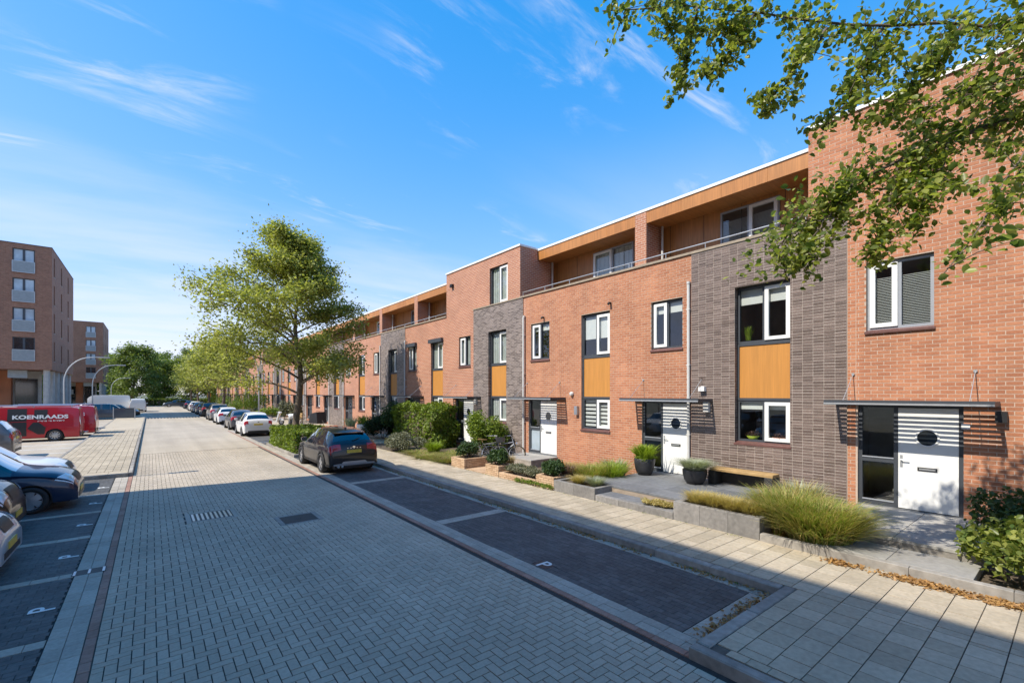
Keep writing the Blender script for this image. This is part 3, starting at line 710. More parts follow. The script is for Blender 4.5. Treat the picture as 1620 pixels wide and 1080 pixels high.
    for py in (pipe or []):
        b = MB(); b.tube([(-.06-(.03 if py < 3.95 and kind == 'brown' else 0), py, .12), (-.06-(.03 if py < 3.95 and kind == 'brown' else 0), py, 5.95)], .042, 10)
        for z in (1.6, 3.6, 5.2): b.box(-.1, .0, py-.055, py+.055, z, z+.03)
        b.tube([(-.06, py, 5.95), (-.06, py, 6.02)], .052, 10); b.obj('downpipe', 'pipe_grey', h)
    return h
def wall_lamp(hs, y, z, s=.09, mat='black_plastic', x=0):
    b = MB(); b.box(x-.13, x-.02, y-s/1.3, y+s/1.3, z-s, z+s); b.box(x-.03, x, y-.03, y+.03, z-.04, z+.04); return b.obj('wall_lamp', mat, hs)

hA = house(HB-HW, 'orange', 'tall', 2, 'nearest red brick house, its white coping partly behind overhanging branches', .07, dict(tall=(-.0, 6.58), topwin=(0, 0, 0, 0), win=('slats', 1), winframe='frame_grey'))
wall_lamp(hA, 3.45, 2.37, .10)
b = MB(); b.box(-.03, 0, 3.86, 3.98, 2.12, 2.22); nb = b.obj('house_number', 'white_paint', hA)
b = MB(); b.box(-.03, -.008, 3.1, 3.22, .30, .36); b.obj('air_brick', 'black_plastic', hA)
hB = house(HB, 'brown', 'set', 2, 'house with the wide dark brick projection, bench and black pot below its window', cfg=dict(cover=.96, topwin=(2.3, 4.05), win=('roller', .25)), pipe=[3.97])
b = MB(); b.box(-.15, -.03, 3.45, 3.62, 2.86, 2.98); b.box(-.10, -.03, 3.49, 3.58, 2.98, 3.0); b.obj('vent_hood', 'white_trim', hB)
b = MB(); b.box(-.15, -.03, 3.33, 3.48, 2.28, 2.58); b.obj('intercom_box', 'pipe_grey', hB)
hC = house(HB+HW, 'orange', 'set', 2, 'red brick house with zebra blinds in its ground floor window and a grey door step', -.07, dict(low=('zebra', 1), up=('roller', .58), etched=True, end=HW+.39, topwin=(1.7, 3.7)))
for y, z in ((1.2, 5.85), (4.55, 5.8)): b = MB(); b.tube([(-.02, y, z), (-.10, y, z), (-.14, y, z-.05)], .04, 8); b.obj('camera', 'black_plastic', hC)
b = MB(); b.lathe([(0, -.1), (.06, -.08), (.085, -.03), (.085, 0)], 'x', 14, (-.02, 3.0, 2.78)); b.obj('bulkhead_lamp', 'pipe_grey', hC)
b = MB(); b.box(-.12, 0, 2.66, 2.80, 2.02, 2.34); b.obj('mailbox', 'silver_steel', hC)
hD = house(HB+2*HW, 'brown', 'tall', 1, 'taller house with a full third storey window above a dark brick projection', cfg=dict(tall=(.39, 6.50), topwin=(6.84, 8.52, 1.25, 2.6), low=('curtain', 1), up=('curtain', 1), win=('curtain', 1)), pipe=[.07])
b = MB(); b.box(-.14, 0, 5.75, 5.95, 8.25, 8.4); b.obj('vent_hood', 'black_plastic', hD)
b = MB(); b.box(-.14, -.03, 3.55, 3.68, 2.3, 2.55); b.obj('intercom_box', 'pipe_grey', hD)
hE = house(HB+3*HW, 'orange', 'set', 1, 'house with two dark roller shutter boxes above its first floor windows', 0, dict(cover=.85, topwin=(1.9, 3.2), win=('curtain', 1), up=('curtain', 1), white=False))
for a, c in ((1.18, 2.62), (4.24, 5.46)): b = MB(); b.box(-.16, .05, a, c, 5.56, 5.76); b.obj('shutter_box', 'anthracite', hE)
hF = house(HB+4*HW, 'brown', 'set', 1, 'house behind the dark shrubs with downpipes on both sides of its dark brick', cfg=dict(topwin=(2.2, 3.3), win=('curtain', 1), up=('slats', 1), white=False), pipe=[.07, 3.97])
hG = house(HB+5*HW, 'orange', 'set', 0, 'red brick house with a grey door beside a red flower bed', 0, dict(win=None, white=False), pipe=[])
hH = house(HB+6*HW, 'brown', 'set', 0, 'house with a black bicycle and covered cargo bike in front of its dark brick', cfg=dict(white=False), pipe=[.07, 3.97])
hI = house(HB+12*HW, 'brown', 'tall', 0, 'tall far house with a full brick third storey beyond the curved street lamp', cfg=dict(tall=(.39, 6.5), topwin=(6.84, 8.5, 1.25, 2.6), white=False), pipe=[.07])
for n in range(7, 24):
    if n == 12: continue
    copy_tree(hG if n % 2 else hH, (HX, HB+n*HW, 0), 0, 'far red brick row house seen along the street behind the trees and parked cars')
copy_tree(hI, (HX, HB+18*HW, 0), 0, 'tall far house near the end of the row, half hidden by street trees')
# ------------------------------------------------------------------ apartment blocks on the left
def block(name, label, y0, y1, x1=-8.2, depth=14., detail=True, floors=4, top=18.1, group='brick apartment blocks'):
    t = thing(name, label, 'apartment block', (x1, y0, 0), 0, group)
    D = y1-y0; zb = 5.27; fh = 3.02
    b = MB(); fw = []; sw_ = []
    for k in range(floors):
        z = zb+.85+k*fh
        fw += [(-2.85, -1.25, z, z+2.45)]
        if detail: fw += [(-8.9, -7.3, z, z+2.45)]
        sw_ += [(1.2, 1.9, z+.1, z+2.2), (6.2, 7.0, z+.1, z+2.2), (11.6, 12.4, z+.1, z+2.2)]
    # front (faces -y) and street side (faces +x)
    for q in split_rects(-depth, 0, zb, top, fw): b.quad((q[0],0,q[2]),(q[1],0,q[2]),(q[1],0,q[3]),(q[0],0,q[3]))
    for a, c, e, g in fw:
        b.quad((a,0,e),(a,.2,e),(a,.2,g),(a,0,g)); b.quad((c,0,e),(c,0,g),(c,.2,g),(c,.2,e)); b.quad((a,0,g),(a,.2,g),(c,.2,g),(c,0,g)); b.quad((a,0,e),(c,0,e),(c,.2,e),(a,.2,e))
    for q in split_rects(0, D, zb, top, sw_): b.quad((0,q[0],q[2]),(0,q[1],q[2]),(0,q[1],q[3]),(0,q[0],q[3]))
    for a, c, e, g in sw_:
        b.quad((0,a,e),(0,a,g),(-.2,a,g),(-.2,a,e)); b.quad((0,c,e),(-.2,c,e),(-.2,c,g),(0,c,g)); b.quad((0,a,g),(0,c,g),(-.2,c,g),(-.2,a,g)); b.quad((0,a,e),(-.2,a,e),(-.2,c,e),(0,c,e))
    b.quad((-depth,D,zb),(-depth,D,top),(0,D,top),(0,D,zb)); b.quad((-depth,0,zb),(-depth,0,top),(-depth,D,top),(-depth,D,zb))
    b.quad((-depth,0,zb),(-depth,D,zb),(0,D,zb),(0,0,zb)); b.quad((-depth,0,top-.02),(0,0,top-.02),(0,D,top-.02),(-depth,D,top-.02))
    b.obj('wall', 'block_wall', t)
    b = MB(); b.box(-depth-.03, .03, -.03, .02, top, top+.07); b.box(-.02, .03, .02, D, top, top+.07); b.obj('roof_edge', 'far_dark', t)
    for a, c, e, g in fw:
        f = MB(); yy = .10
        for q in ((a, c, g-.09, g), (a, c, e, e+.09), (a, a+.09, e+.09, g-.09), (c-.09, c, e+.09, g-.09), ((a+c)/2-.09, (a+c)/2+.09, e+.09, g-.09)): f.box(q[0], q[1], yy, yy+.08, q[2], q[3])
        w_ = f.obj('window', 'anthracite', t)
        for p, q in ((a+.09, (a+c)/2-.09), ((a+c)/2+.09, c-.09)):
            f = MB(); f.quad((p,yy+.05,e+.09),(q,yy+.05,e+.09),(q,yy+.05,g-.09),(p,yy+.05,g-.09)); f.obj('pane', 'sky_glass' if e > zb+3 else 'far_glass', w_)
        f = MB(); f.box(a+.02, c-.02, -.10, -.07, e+.05, e+1.12); bal = f.obj('balustrade', 'balcony_glass', t)
        f = MB(); f.box(a, c, -.11, -.06, e+1.12, e+1.17); f.box(a, c, -.11, -.06, e, e+.05); f.box(a-.02, a+.02, -.11, -.06, e+.05, e+1.12); f.box(c-.02, c+.02, -.11, -.06, e+.05, e+1.12); f.obj('rail', 'galvanised', bal)
    for a, c, e, g in sw_:
        f = MB(); f.box(-.18, -.10, a, c, e, g); w_ = f.obj('window', 'anthracite', t)
        f = MB(); f.quad((-.095,a+.06,e+.06),(-.095,c-.06,e+.06),(-.095,c-.06,g-.06),(-.095,a+.06,g-.06)); f.obj('pane', 'far_glass', w_)
        f = MB(); f.box(-.1, .04, a-.03, c+.03, e-.05, e); f.obj('sill', 'concrete_column', w_)
    for k in range(6):
        y = .5+k*(D-1.)/5; f = MB()
        f.tube([(-.45, y, -.02), (-.45, y, zb)], .27, 14); f.obj('column', 'concrete_column', t)
    for x in (-6.2, -11.5): f = MB(); f.tube([(x, .6, -.02), (x, .6, zb)], .25, 12); f.obj('column', 'concrete_column', t)
    f = MB(); f.box(-depth+.5, -1.5, 5.5, 5.8, -.02, zb-.01); bk = f.obj('ground_floor_wall', 'concrete_column', t)
    if detail:
        for k in range(5):
            x = -12.3+k*2.2; f = MB(); f.box(x, x+1.7, 5.42, 5.5, .2, 4.4); f.obj('shop_window', 'far_glass', bk)
        f = MB(); f.box(-4.9, -3.7, 4.5, 5.4, -.02, zb-.01); f.obj('red_pier', 'red_brick', t)
        f = MB(); f.box(-14, -5.2, 3.6, 5.4, 2.6, 2.75); f.box(-14, -5.2, 3.6, 3.66, 2.75, 3.7); f.obj('gallery', 'balcony_glass', t)
        f = MB(); f.box(-3.3, -1.9, .7, .8, 4.4, 5.2); f.obj('soffit_panel', 'balcony_glass', t)
    return t
block('apartment_block', 'nearer dark brown brick apartment block on round concrete columns', 67.8, 84.7)
b2 = block('apartment_block', 'farther apartment block on concrete columns seen behind the nearer one', 136.9, 153, x1=-8.4, top=18.6)
for k in range(4):
    e = 5.27+.85+k*3.02; f = MB(); f.box(-6.0, -5.1, -.02, .06, e+.6, e+2.45); w_ = f.obj('window', 'anthracite', b2); f = MB(); f.box(-5.95, -5.15, -.03, -.02, e+.65, e+2.4); f.obj('pane', 'sky_glass', w_)
block('apartment_block', 'apartment block beside the left parking bay just outside the picture', -14, 17.9, detail=False)
ob = thing('office_building', 'flat dark office building far beyond the trees', 'building', (-14.5, 340, 0))
b = MB(); b.box(-4.5, 4.0, -8, 8, 0, 19.2); b.obj('wall', 'far_dark', ob); b = MB(); b.box(-4.7, 4.2, -8.3, 8.3, 19.2, 20.); b.obj('roof_edge', 'far_dark', ob)
b = MB(); b.box(-4.2, 3.8, -8.1, -8.02, 15.5, 17.5); b.obj('window_band', 'far_glass', ob)

# ------------------------------------------------------------------ cars
def pchip(xs, ys, xq):
    xs = np.array(xs, float); ys = np.array(ys, float); h = np.diff(xs); d = np.diff(ys)/h
    m = np.zeros(len(xs)); m[0] = d[0]; m[-1] = d[-1]
    for i in range(1, len(xs)-1):
        if d[i-1]*d[i] > 0: w1 = 2*h[i]+h[i-1]; w2 = h[i]+2*h[i-1]; m[i] = (w1+w2)/(w1/d[i-1]+w2/d[i])
    k = np.clip(np.searchsorted(xs, xq)-1, 0, len(xs)-2); t = (xq-xs[k])/h[k]
    return (2*t**3-3*t**2+1)*ys[k]+(t**3-2*t**2+t)*h[k]*m[k]+(-2*t**3+3*t**2)*ys[k+1]+(t**3-t**2)*h[k]*m[k+1]
# keys from rear to front: x, belt z, top z, half width at belt, half width of roof
HATCH = [(-2.17,.55,.60,.74,.60),(-2.15,.74,.80,.81,.68),(-2.09,.90,1.0,.85,.71),(-1.98,.965,1.10,.865,.69),(-1.62,.985,1.36,.885,.57),(-1.2,.965,1.455,.895,.58),(-.2,.94,1.50,.90,.59),(.38,.93,1.43,.90,.58),(1.08,.90,1.0,.89,.72),(1.72,.80,.90,.865,.68),(2.04,.68,.76,.81,.60),(2.17,.50,.56,.70,.50)]
SUV = [(-2.2,.60,.66,.76,.62),(-2.18,.82,.90,.84,.70),(-2.12,1.0,1.10,.88,.72),(-2.0,1.06,1.24,.89,.70),(-1.72,1.08,1.56,.90,.64),(-1.25,1.06,1.64,.915,.65),(-.2,1.04,1.66,.92,.66),(.4,1.03,1.58,.92,.64),(1.05,1.02,1.14,.91,.75),(1.75,.95,1.05,.89,.72),(2.08,.80,.90,.84,.64),(2.2,.56,.62,.74,.55)]
ESTATE = [(-2.35,.55,.60,.76,.62),(-2.33,.74,.80,.82,.70),(-2.28,.90,1.0,.86,.71),(-2.15,.95,1.10,.87,.68),(-1.85,.96,1.38,.885,.60),(-1.3,.95,1.45,.895,.61),(-.2,.93,1.48,.90,.61),(.4,.92,1.40,.90,.60),(1.15,.90,.98,.89,.72),(1.9,.80,.88,.86,.66),(2.2,.66,.74,.80,.58),(2.35,.48,.54,.70,.50)]
VAN = [(-2.62,.55,.62,.90,.84),(-2.60,.95,1.25,.955,.86),(-2.56,1.15,1.72,.965,.83),(-2.50,1.18,1.90,.97,.80),(-2.3,1.18,1.95,.975,.79),(-1.,1.17,1.97,.975,.79),(.8,1.15,1.97,.975,.79),(1.25,1.12,1.88,.97,.76),(1.95,1.05,1.18,.95,.80),(2.4,.92,1.02,.90,.72),(2.58,.70,.78,.84,.62),(2.64,.5,.56,.76,.55)]
BIGVAN = [(-2.95,.55,.62,.94,.88),(-2.93,.95,1.6,.99,.90),(-2.90,1.25,2.25,1.0,.88),(-2.84,1.3,2.42,1.,.86),(-2.6,1.3,2.48,1.,.85),(-1.,1.3,2.5,1.,.85),(1.1,1.28,2.48,1.,.84),(1.6,1.25,2.25,.99,.80),(2.2,1.15,1.35,.97,.82),(2.65,.95,1.08,.93,.74),(2.88,.72,.8,.86,.64),(2.95,.5,.56,.78,.56)]
NS, NG, NT = 8, 4, 5
class Body:
    def __init__(s, keys, wheelbase, off=0., wr=.33, step=.05, zsill=.24):
        s.keys = keys; s.nk = len(keys); s.axles = (wheelbase/2+off, -wheelbase/2+off); s.wr = wr; s.zsill = zsill
        q = []
        for i in range(s.nk-1):
            n = max(3, math.ceil((keys[i+1][0]-keys[i][0])/step)); q += [i+k/n for k in range(n)]
        s.q = np.array(q+[s.nk-1.0]); idx = np.arange(s.nk)
        s.ch = [lambda u, c=c: pchip(idx, [k[c] for k in keys], np.atleast_1d(np.asarray(u, float))) for c in range(5)]
    def ring(s, u):
        x, zb, zt, w_, wt = [float(f(u)[0]) for f in s.ch]
        zl = s.zsill
        if u < 1.5: zl += .06*(1.5-u)/1.5
        for a in s.axles:
            d = abs(x-a); Ra = s.wr+.055
            if d < Ra: zl = max(zl, s.wr+math.sqrt(Ra*Ra-d*d)*.98)
        zl = min(zl, zb-.12); pts = []
        for k in range(NS):
            f = k/NS; z = zl+(zb-zl)*f; h = (z-s.zsill)/max(.1, zb-s.zsill)
            y = w_*(.955+.06*math.sin(math.pi*min(1, .15+.8*h))-.012*h); 
            if abs(h-.72) < .14: y += .006
            pts.append((x, y, z))
        for k in range(NG):
            f = k/NG; bow = .012*math.sin(math.pi*f); pts.append((x, (w_*.975)*(1-f)+wt*f+bow, zb+(zt-zb)*(f**.93)*.985))
        for k in range(NT+1):
            f = k/NT; y = wt*(1-f)*(1-.03*(f > .01)); pts.append((x, y, zt-(.010 if k == 0 else 0)+.035*(1-(1-f)**2)*min(1, max(0, (zt-.6)/.4))))
        return pts
    def at(s, u, r):
        p = s.ring(u); i = min(int(r), len(p)-2); t = r-i
        return Vector(p[i]).lerp(Vector(p[i+1]), t)
    def patch(s, u0, u1, r0, r1, off=.006, n=6, m=4, side=1, u0b=None, u1b=None):
        """panel following the body's own surface; at r1 the u range may differ (u0b,u1b)"""
        b = MB(); vs = []; u0b = u0 if u0b is None else u0b; u1b = u1 if u1b is None else u1b
        for j in range(m+1):
            r = r0+(r1-r0)*j/m; a = u0+(u0b-u0)*j/m; c = u1+(u1b-u1)*j/m
            for i in range(n+1):
                u = a+(c-a)*i/n; p = s.at(u, r); e = .05
                du = s.at(min(u+e, s.nk-1), r)-s.at(max(u-e, 0), r); dr = s.at(u, min(r+e, NS+NG+NT))-s.at(u, max(r-e, 0))
                nn = du.cross(dr); nn = nn.normalized() if nn.length > 1e-9 else Vector((0, 0, 1))
                if nn.y < -1e-4 and p.y > .05: nn = -nn
                if p.y <= .05 and nn.z < 0: nn = -nn
                q = p+nn*off; vs.append((q.x, q.y*side, q.z))
        w_ = n+1; fs = [(j*w_+i, j*w_+i+1, (j+1)*w_+i+1, (j+1)*w_+i) for j in range(m) for i in range(n)]
        if side < 0: fs = [f[::-1] for f in fs]
        b.add(vs, fs); return b
    def build(s, paint, parent, glass):
        """glass: dict name -> (u0,u1,kind) ; kind side/front/rear. Returns the body object"""
        rings = [s.ring(u) for u in s.q]; nr = len(rings[0]); parts = {'body': MB()}
        def gl(u, r):
            if NS+.0 <= r < NS+NG-.6:
                for a, c in glass['side']:
                    if a < u < c: return 'side_window'
            if r >= NS+NG and r < NS+NG+NT:
                if glass['rear'] and glass['rear'][0] < u < glass['rear'][1]: return 'rear_window'
                if glass['front'][0] < u < glass['front'][1]: return 'windscreen'
            return 'body'
        faces = {}
        for i in range(len(s.q)-1):
            um = (s.q[i]+s.q[i+1])/2
            for r in range(nr-1):
                for side in (1, -1):
                    f = (i*nr+r, (i+1)*nr+r, (i+1)*nr+r+1, i*nr+r+1)
                    key = gl(um, r+.0)
                    faces.setdefault(key if key != 'side_window' else key+('+' if side > 0 else '-')+str(sum(um > c for a, c in glass['side'])), []).append((f if side > 0 else f[::-1], side))
        pos = [p for rg in rings for p in rg]; NP = len(pos); allv = pos+[(x, -y, z) for x, y, z in pos]
        body = None
        for key in sorted(faces, key=lambda k: k != 'body'):
            fs = [[k+(0 if sd > 0 else NP) for k in f] for f, sd in faces[key]]
            if key == 'body':
                for e, o in ((0, 1), (len(rings)-1, -1)):
                    loop = [e*nr+r for r in range(nr)]+[NP+e*nr+r for r in range(nr-1, -1, -1)]
                    fs.append(loop if o > 0 else loop[::-1])
            used = sorted({k for f in fs for k in f}); mp = {k: i for i, k in enumerate(used)}
            b = MB(); b.add([allv[k] for k in used], [[mp[k] for k in f] for f in fs])
            nm = key.rstrip('0123456789+-'); me = b.mesh(nm, paint if key == 'body' else 'car_glass', True)
            bm = bmesh.new(); bm.from_mesh(me); bmesh.ops.remove_doubles(bm, verts=bm.verts, dist=1e-4); bmesh.ops.recalc_face_normals(bm, faces=bm.faces)
            for ed in bm.edges:
                if len(ed.link_faces) == 2 and ed.calc_face_angle(0) > .75: ed.smooth = False
            bm.to_mesh(me); bm.free()
            if key == 'body': body = link('body', me, parent)
            else: link(nm, me, parent)
        return body
WHEELS = {}
def wheel_mesh(r, wd, spokes, rim='alloy'):
    key = (r, wd, spokes, rim)
    if key in WHEELS: return WHEELS[key]
    t = MB(); ri = r*.68
    t.lathe([(ri, -wd/2), (r-.03, -wd/2-.004), (r-.006, -wd/2+.02), (r, -wd/4), (r, wd/4), (r-.006, wd/2-.02), (r-.03, wd/2+.004), (ri, wd/2)], 'y', 28, close=True)
    k = MB(); k.lathe([(ri+.004, wd/2-.0), (ri+.004, wd/2-.02), (ri-.015, wd/2-.025), (ri-.02, -wd/2+.02), (ri+.004, -wd/2)], 'y', 28)
    k.lathe([(0, wd/2-.02), (.055, wd/2-.022), (.06, wd/2-.05), (0, wd/2-.05)], 'y', 12)
    for i in range(spokes):
        a = 2*math.pi*i/spokes; ca, sa = math.cos(a), math.sin(a); w0, w1 = (.045, .085) if spokes == 6 else (.034, .05 if spokes < 8 else .025)
        P_ = [(-w0, .04), (w0, .04), (w1, ri), (-w1, ri)]; y1, y0 = wd/2-.018, wd/2-.05
        vs = [(p*ca-q*sa, y1-(.012 if q > .1 else 0), p*sa+q*ca) for p, q in P_]+[(p*ca-q*sa, y0, p*sa+q*ca) for p, q in P_]
        k.add(vs, [(0,1,2,3),(0,4,5,1),(1,5,6,2),(3,2,6,7),(0,3,7,4)])
    d = MB(); d.lathe([(0, .0), (ri-.03, .0), (ri-.03, -wd/2), (0, -wd/2)], 'y', 20)
    WHEELS[key] = (t.mesh('tyre', 'rubber', True), k.mesh('rim', rim, False), d.mesh('brake_disc', 'iron'))
    return WHEELS[key]
def make_car(name, label, cat, keys, paint, loc, heading, wb=2.65, off=0., wr=.33, spokes=5, glass=None, group=None, cladding=False, light='hatch', step=.05, rim='alloy', plate=True, scale=1.):
    t = thing(name, label, cat, loc, heading, group, scale)
    B = Body(keys, wb, off, wr, step, .27 if cladding else .22)
    van = keys in (VAN, BIGVAN)
    g = glass or dict(side=[(4.3, 5.6), (5.72, 6.55), (6.62, 7.85)], rear=(3.05, 3.95), front=(7.12, 7.95))
    body = B.build(paint, t, g); W = keys[6][3]; L0, L1 = keys[0][0], keys[-1][0]
    b = MB(); b.box(L0+.15, L1-.15, -W+.27, W-.27, .17, .5); b.obj('underbody', 'black_plastic', t)
    if not van:
        b = MB(); b.box(L0+.5, L1-.9, -W+.16, W-.16, .5, keys[6][1]-.15); b.box(-.1, .1, -W+.2, -.08, .8, 1.22); b.box(-.1, .1, .08, W-.2, .8, 1.22); b.box(-1.1, -.95, -W+.25, W-.25, .8, 1.15); b.obj('seats', 'black_plastic', t)
    ty, ri, di = wheel_mesh(wr, .215, spokes, rim)
    for a in B.axles:
        for sd in (1, -1):
            wobj = link('wheel', di, t, (a, sd*(W-.085), wr), (0, 0, 0 if sd > 0 else math.pi))
            link('tyre', ty, wobj); link('rim', ri, wobj)
            arch = MB(); n = 16; Ra = wr+.05
            for i in range(n):
                t0, t1 = math.pi*i/n, math.pi*(i+1)/n
                o = .05 if cladding else .012
                yy = W+(.004 if cladding else -.012)
                p = lambda th, rr: (a+rr*math.cos(th), rr*math.sin(th)*.98+wr)
                (ax, az), (bx, bz), (cx, cz), (dx, dz) = p(t0, Ra-.01), p(t1, Ra-.01), p(t1, Ra+o), p(t0, Ra+o)
                arch.quad((ax, sd*yy, az), (bx, sd*yy, bz), (cx, sd*yy, cz), (dx, sd*yy, dz))
                arch.quad((ax, sd*yy, az), (ax, sd*(W-.24), az), (bx, sd*(W-.24), bz), (bx, sd*yy, bz))
            arch.lathe([(0, 0), (Ra, 0)], 'y', 20, (a, sd*(W-.235), wr))
            arch.obj('wheel_arch', 'black_plastic', t)
    for sd in (1, -1):
        # lights
        if van:
            B.patch(.35, 1.9, NS-2.2, NS-.1, .012, side=sd).obj('tail_light', 'lamp_red', t, True)
            B.patch(.9, 2.0, NS-.1, NS+2.0, .012, side=sd).obj('tail_light_upper', 'lamp_clear', t, True)
        else: B.patch(1.0, 2.55, NS-1.3, NS+NG+1.6 if light != 'tall' else NS+NG+.6, .010, side=sd, u0b=1.1, u1b=2.1).obj('tail_light', 'lamp_red', t, True)
        B.patch(9.05, 10.25, NS-.9, NS+NG+.9, .008, n=8, side=sd, u0b=9.5, u1b=10.35).obj('headlight', 'lamp_clear', t, True)
        mx = keys[7][0]+.32; mz = keys[7][1]+.06
        b = MB(); b.box(mx-.09, mx+.07, sd*(W+.05)-.10, sd*(W+.05)+.10, mz-.02, mz+.13); b.box(mx-.02, mx+.04, min(sd*(W-.05), sd*W), max(sd*(W-.05), sd*W), mz-.02, mz+.03)
        me = b.mesh('wing_mirror', paint); bm = bmesh.new(); bm.from_mesh(me); bmesh.ops.bevel(bm, geom=bm.edges[:], offset=.025, segments=2, affect='EDGES'); bm.to_mesh(me); bm.free(); link('wing_mirror', me, t)
        for u in ((5.15, 6.6) if not van else (6.2,)):
            q = B.patch(u, u+.22, NS-1.35, NS-1.05, .016, n=2, m=1, side=sd); q.obj('door_handle', paint if not cladding else 'black_plastic', t, True)
        js = MB()
        for u in ((4.75, 5.65, 7.35) if not van else (5.9, 7.3)):
            q = B.patch(u, u+.012, 1.2, NS-.05, .0015, n=1, m=6, side=sd); js.add(q.v, q.f)
        stuff(js.obj('door_seam', 'black_plastic', t))
    # number plates, grille, rear lower bumper
    zr = keys[1][1]
    for xx, zz, nm in ((L0-.012, keys[0][1]-.12 if van else zr-.0, 'rear_plate'), (L1+.012, .42, 'front_plate')):
        b = MB(); s_ = -1 if xx < 0 else 1
        if nm == 'rear_plate' and not van: b.box(L0-.02+.02, L0+.08, -.26, .26, zr-.02, zr+.09)
        else: b.box(min(xx, xx-s_*.06), max(xx, xx-s_*.06), -.26, .26, zz-.055, zz+.055)
        b.obj(nm, 'plate_yellow', t)
    b = MB(); b.box(L1-.13, L1+.006, -.52, .52, .26, .36); b.box(L0-.006, L0+.12, -.6, .6, .26, .38); b.obj('bumper_insert', 'black_plastic', t)
    q = B.patch(9.85, 10.7, NS+NG+2.2, NS+NG+NT, .008, n=5, m=4); q2 = B.patch(9.85, 10.7, NS+NG+2.2, NS+NG+NT, .008, n=5, m=4, side=-1); q.add(q2.v, q2.f); q.obj('grille', 'black_plastic', t, True)
    b = MB(); b.lathe([(0, L1-.075), (.055, L1-.075)], 'x', 14, (0, 0, keys[-2][1]-.04)); b.lathe([(0, 0), (.05, 0), (.05, .02)], 'x', 12, (L0+.035, 0, zr+.17)); b.obj('badge', 'chrome', t)
    if cladding:
        for sd in (1, -1): B.patch(.6, 10.6, .0, .9, .014, n=60, m=1, side=sd).obj('sill_cladding', 'black_plastic', t, True)
        b = MB(); b.add([(L0-.02,-.72,.30),(L0-.02,.72,.30),(L0-.025,.72,.36),(L0-.025,.45,.37),(L0-.025,.38,.44),(L0-.025,-.38,.44),(L0-.025,-.45,.37),(L0-.025,-.72,.36)], [(0,1,2,3,4,5,6,7)]); b.obj('skid_plate', 'silver_steel', t)
        b = MB(); b.tube([(L0+.1, .55, .27), (L0-.02, .55, .27)], .045, 10); b.tube([(L0+.1, .42, .27), (L0-.02, .42, .27)], .04, 10); b.obj('exhaust', 'chrome', t)
        b = MB(); x = keys[4][0]; b.add([(x+.14,-.57,keys[4][2]+.05),(x+.14,.57,keys[4][2]+.05),(x-.12,.53,keys[4][2]+.035),(x-.12,-.53,keys[4][2]+.035),(x-.12,.53,keys[4][2]+.015),(x-.12,-.53,keys[4][2]+.015)], [(0,1,2,3),(3,2,4,5)]); b.obj('roof_spoiler', paint, t)
        b = MB(); b.box(-1.25, -1.1, -.02, .02, keys[5][2]+.03, keys[5][2]+.10); b.obj('aerial', 'black_plastic', t)
        b = MB()
        for k in range(5): y = -.22+k*.11; b.box(L0+.02, L0+.045, y-.02, y+.02, zr+.14, zr+.165)
        b.obj('tailgate_letters', 'chrome', t)
        b = MB(); b.tube([(keys[3][0]-.03, .02, keys[3][2]+.03), (keys[3][0]+.06, -.28, keys[3][2]+.12)], .012, 5); b.obj('rear_wiper', 'black_plastic', t)
    else:
        q = B.patch(2.55, 3.0, NS+NG+.5, NS+NG+1., .004, n=1, m=1)
    return t, B
PI = math.pi
ROWG = 'cars parked along the right kerb'
make_car('parked_car', 'black crossover hatchback seen from behind, parked nearest on the right by the hedge', 'car', HATCH, 'paint_black', (5.60, 18.15, 0), PI/2, cladding=True, spokes=5, wr=.345, group=ROWG, step=.035)
VW = [(x*.93, zb, zt+.0, w_*.97, wt*.97) for x, zb, zt, w_, wt in HATCH]
make_car('parked_car', 'white small hatchback parked behind the hedge, nearest of the white cars', 'car', VW, 'paint_white', (5.50, 35.6, 0), PI/2, wb=2.45, wr=.31, group=ROWG, step=.08, light='tall', spokes=7)
make_car('parked_car', 'dark grey hatchback between two white hatchbacks in the right row', 'car', VW, 'paint_grey', (5.55, 42.2, 0), PI/2, wb=2.45, wr=.31, group=ROWG, step=.08)
make_car('parked_car', 'white hatchback just beyond the dark grey one in the right row', 'car', HATCH, 'paint_white', (5.55, 50.3, 0), PI/2, group=ROWG, step=.1)
make_car('parked_car', 'beige grey car beyond the second white hatchback', 'car', SUV, 'paint_beige', (5.6, 57.8, 0), PI/2, group=ROWG, step=.12)
make_car('parked_car', 'black sport utility car, darkest in the far part of the right row', 'car', SUV, 'paint_black', (5.6, 67.5, 0), PI/2, group=ROWG, step=.12)
make_car('parked_car', 'slate blue car just beyond the black sport utility car', 'car', HATCH, 'paint_slate', (5.6, 74.5, 0), PI/2, group=ROWG, step=.15)
make_car('parked_car', 'silver car in the far right row, before the last white one', 'car', HATCH, 'paint_silver', (5.6, 82, 0), PI/2, group=ROWG, step=.15)
make_car('parked_car', 'white car last but one in the far right row', 'car', HATCH, 'paint_white', (5.6, 90, 0), PI/2, group=ROWG, step=.15)
make_car('parked_car', 'small blue car at the very end of the right row', 'car', HATCH, 'paint_blue', (5.6, 103, 0), PI/2, group=ROWG, step=.15)
make_car('car', 'dark estate car crossing at the far end of the street', 'car', ESTATE, 'paint_slate', (4.2, 118, 0), PI, step=.15)
LG = 'cars in the left parking bays'
make_car('parked_car', 'silver car nose nearest at the left edge of the picture', 'car', HATCH, 'paint_silver', (-3.92, 10.75, 0), 0, group=LG, step=.03, wr=.32, spokes=7)
make_car('parked_car', 'black car nose with a bright bumper between the silver and dark blue cars', 'car', SUV, 'paint_black', (-4.28, 13.3, 0), 0, group=LG, step=.04, wr=.34)
make_car('parked_car', 'dark blue hatchback facing the road with a six spoke wheel cover', 'car', VW, 'paint_blue', (-3.42, 16.05, 0), 0, wb=2.45, group=LG, step=.03, wr=.31, spokes=6)
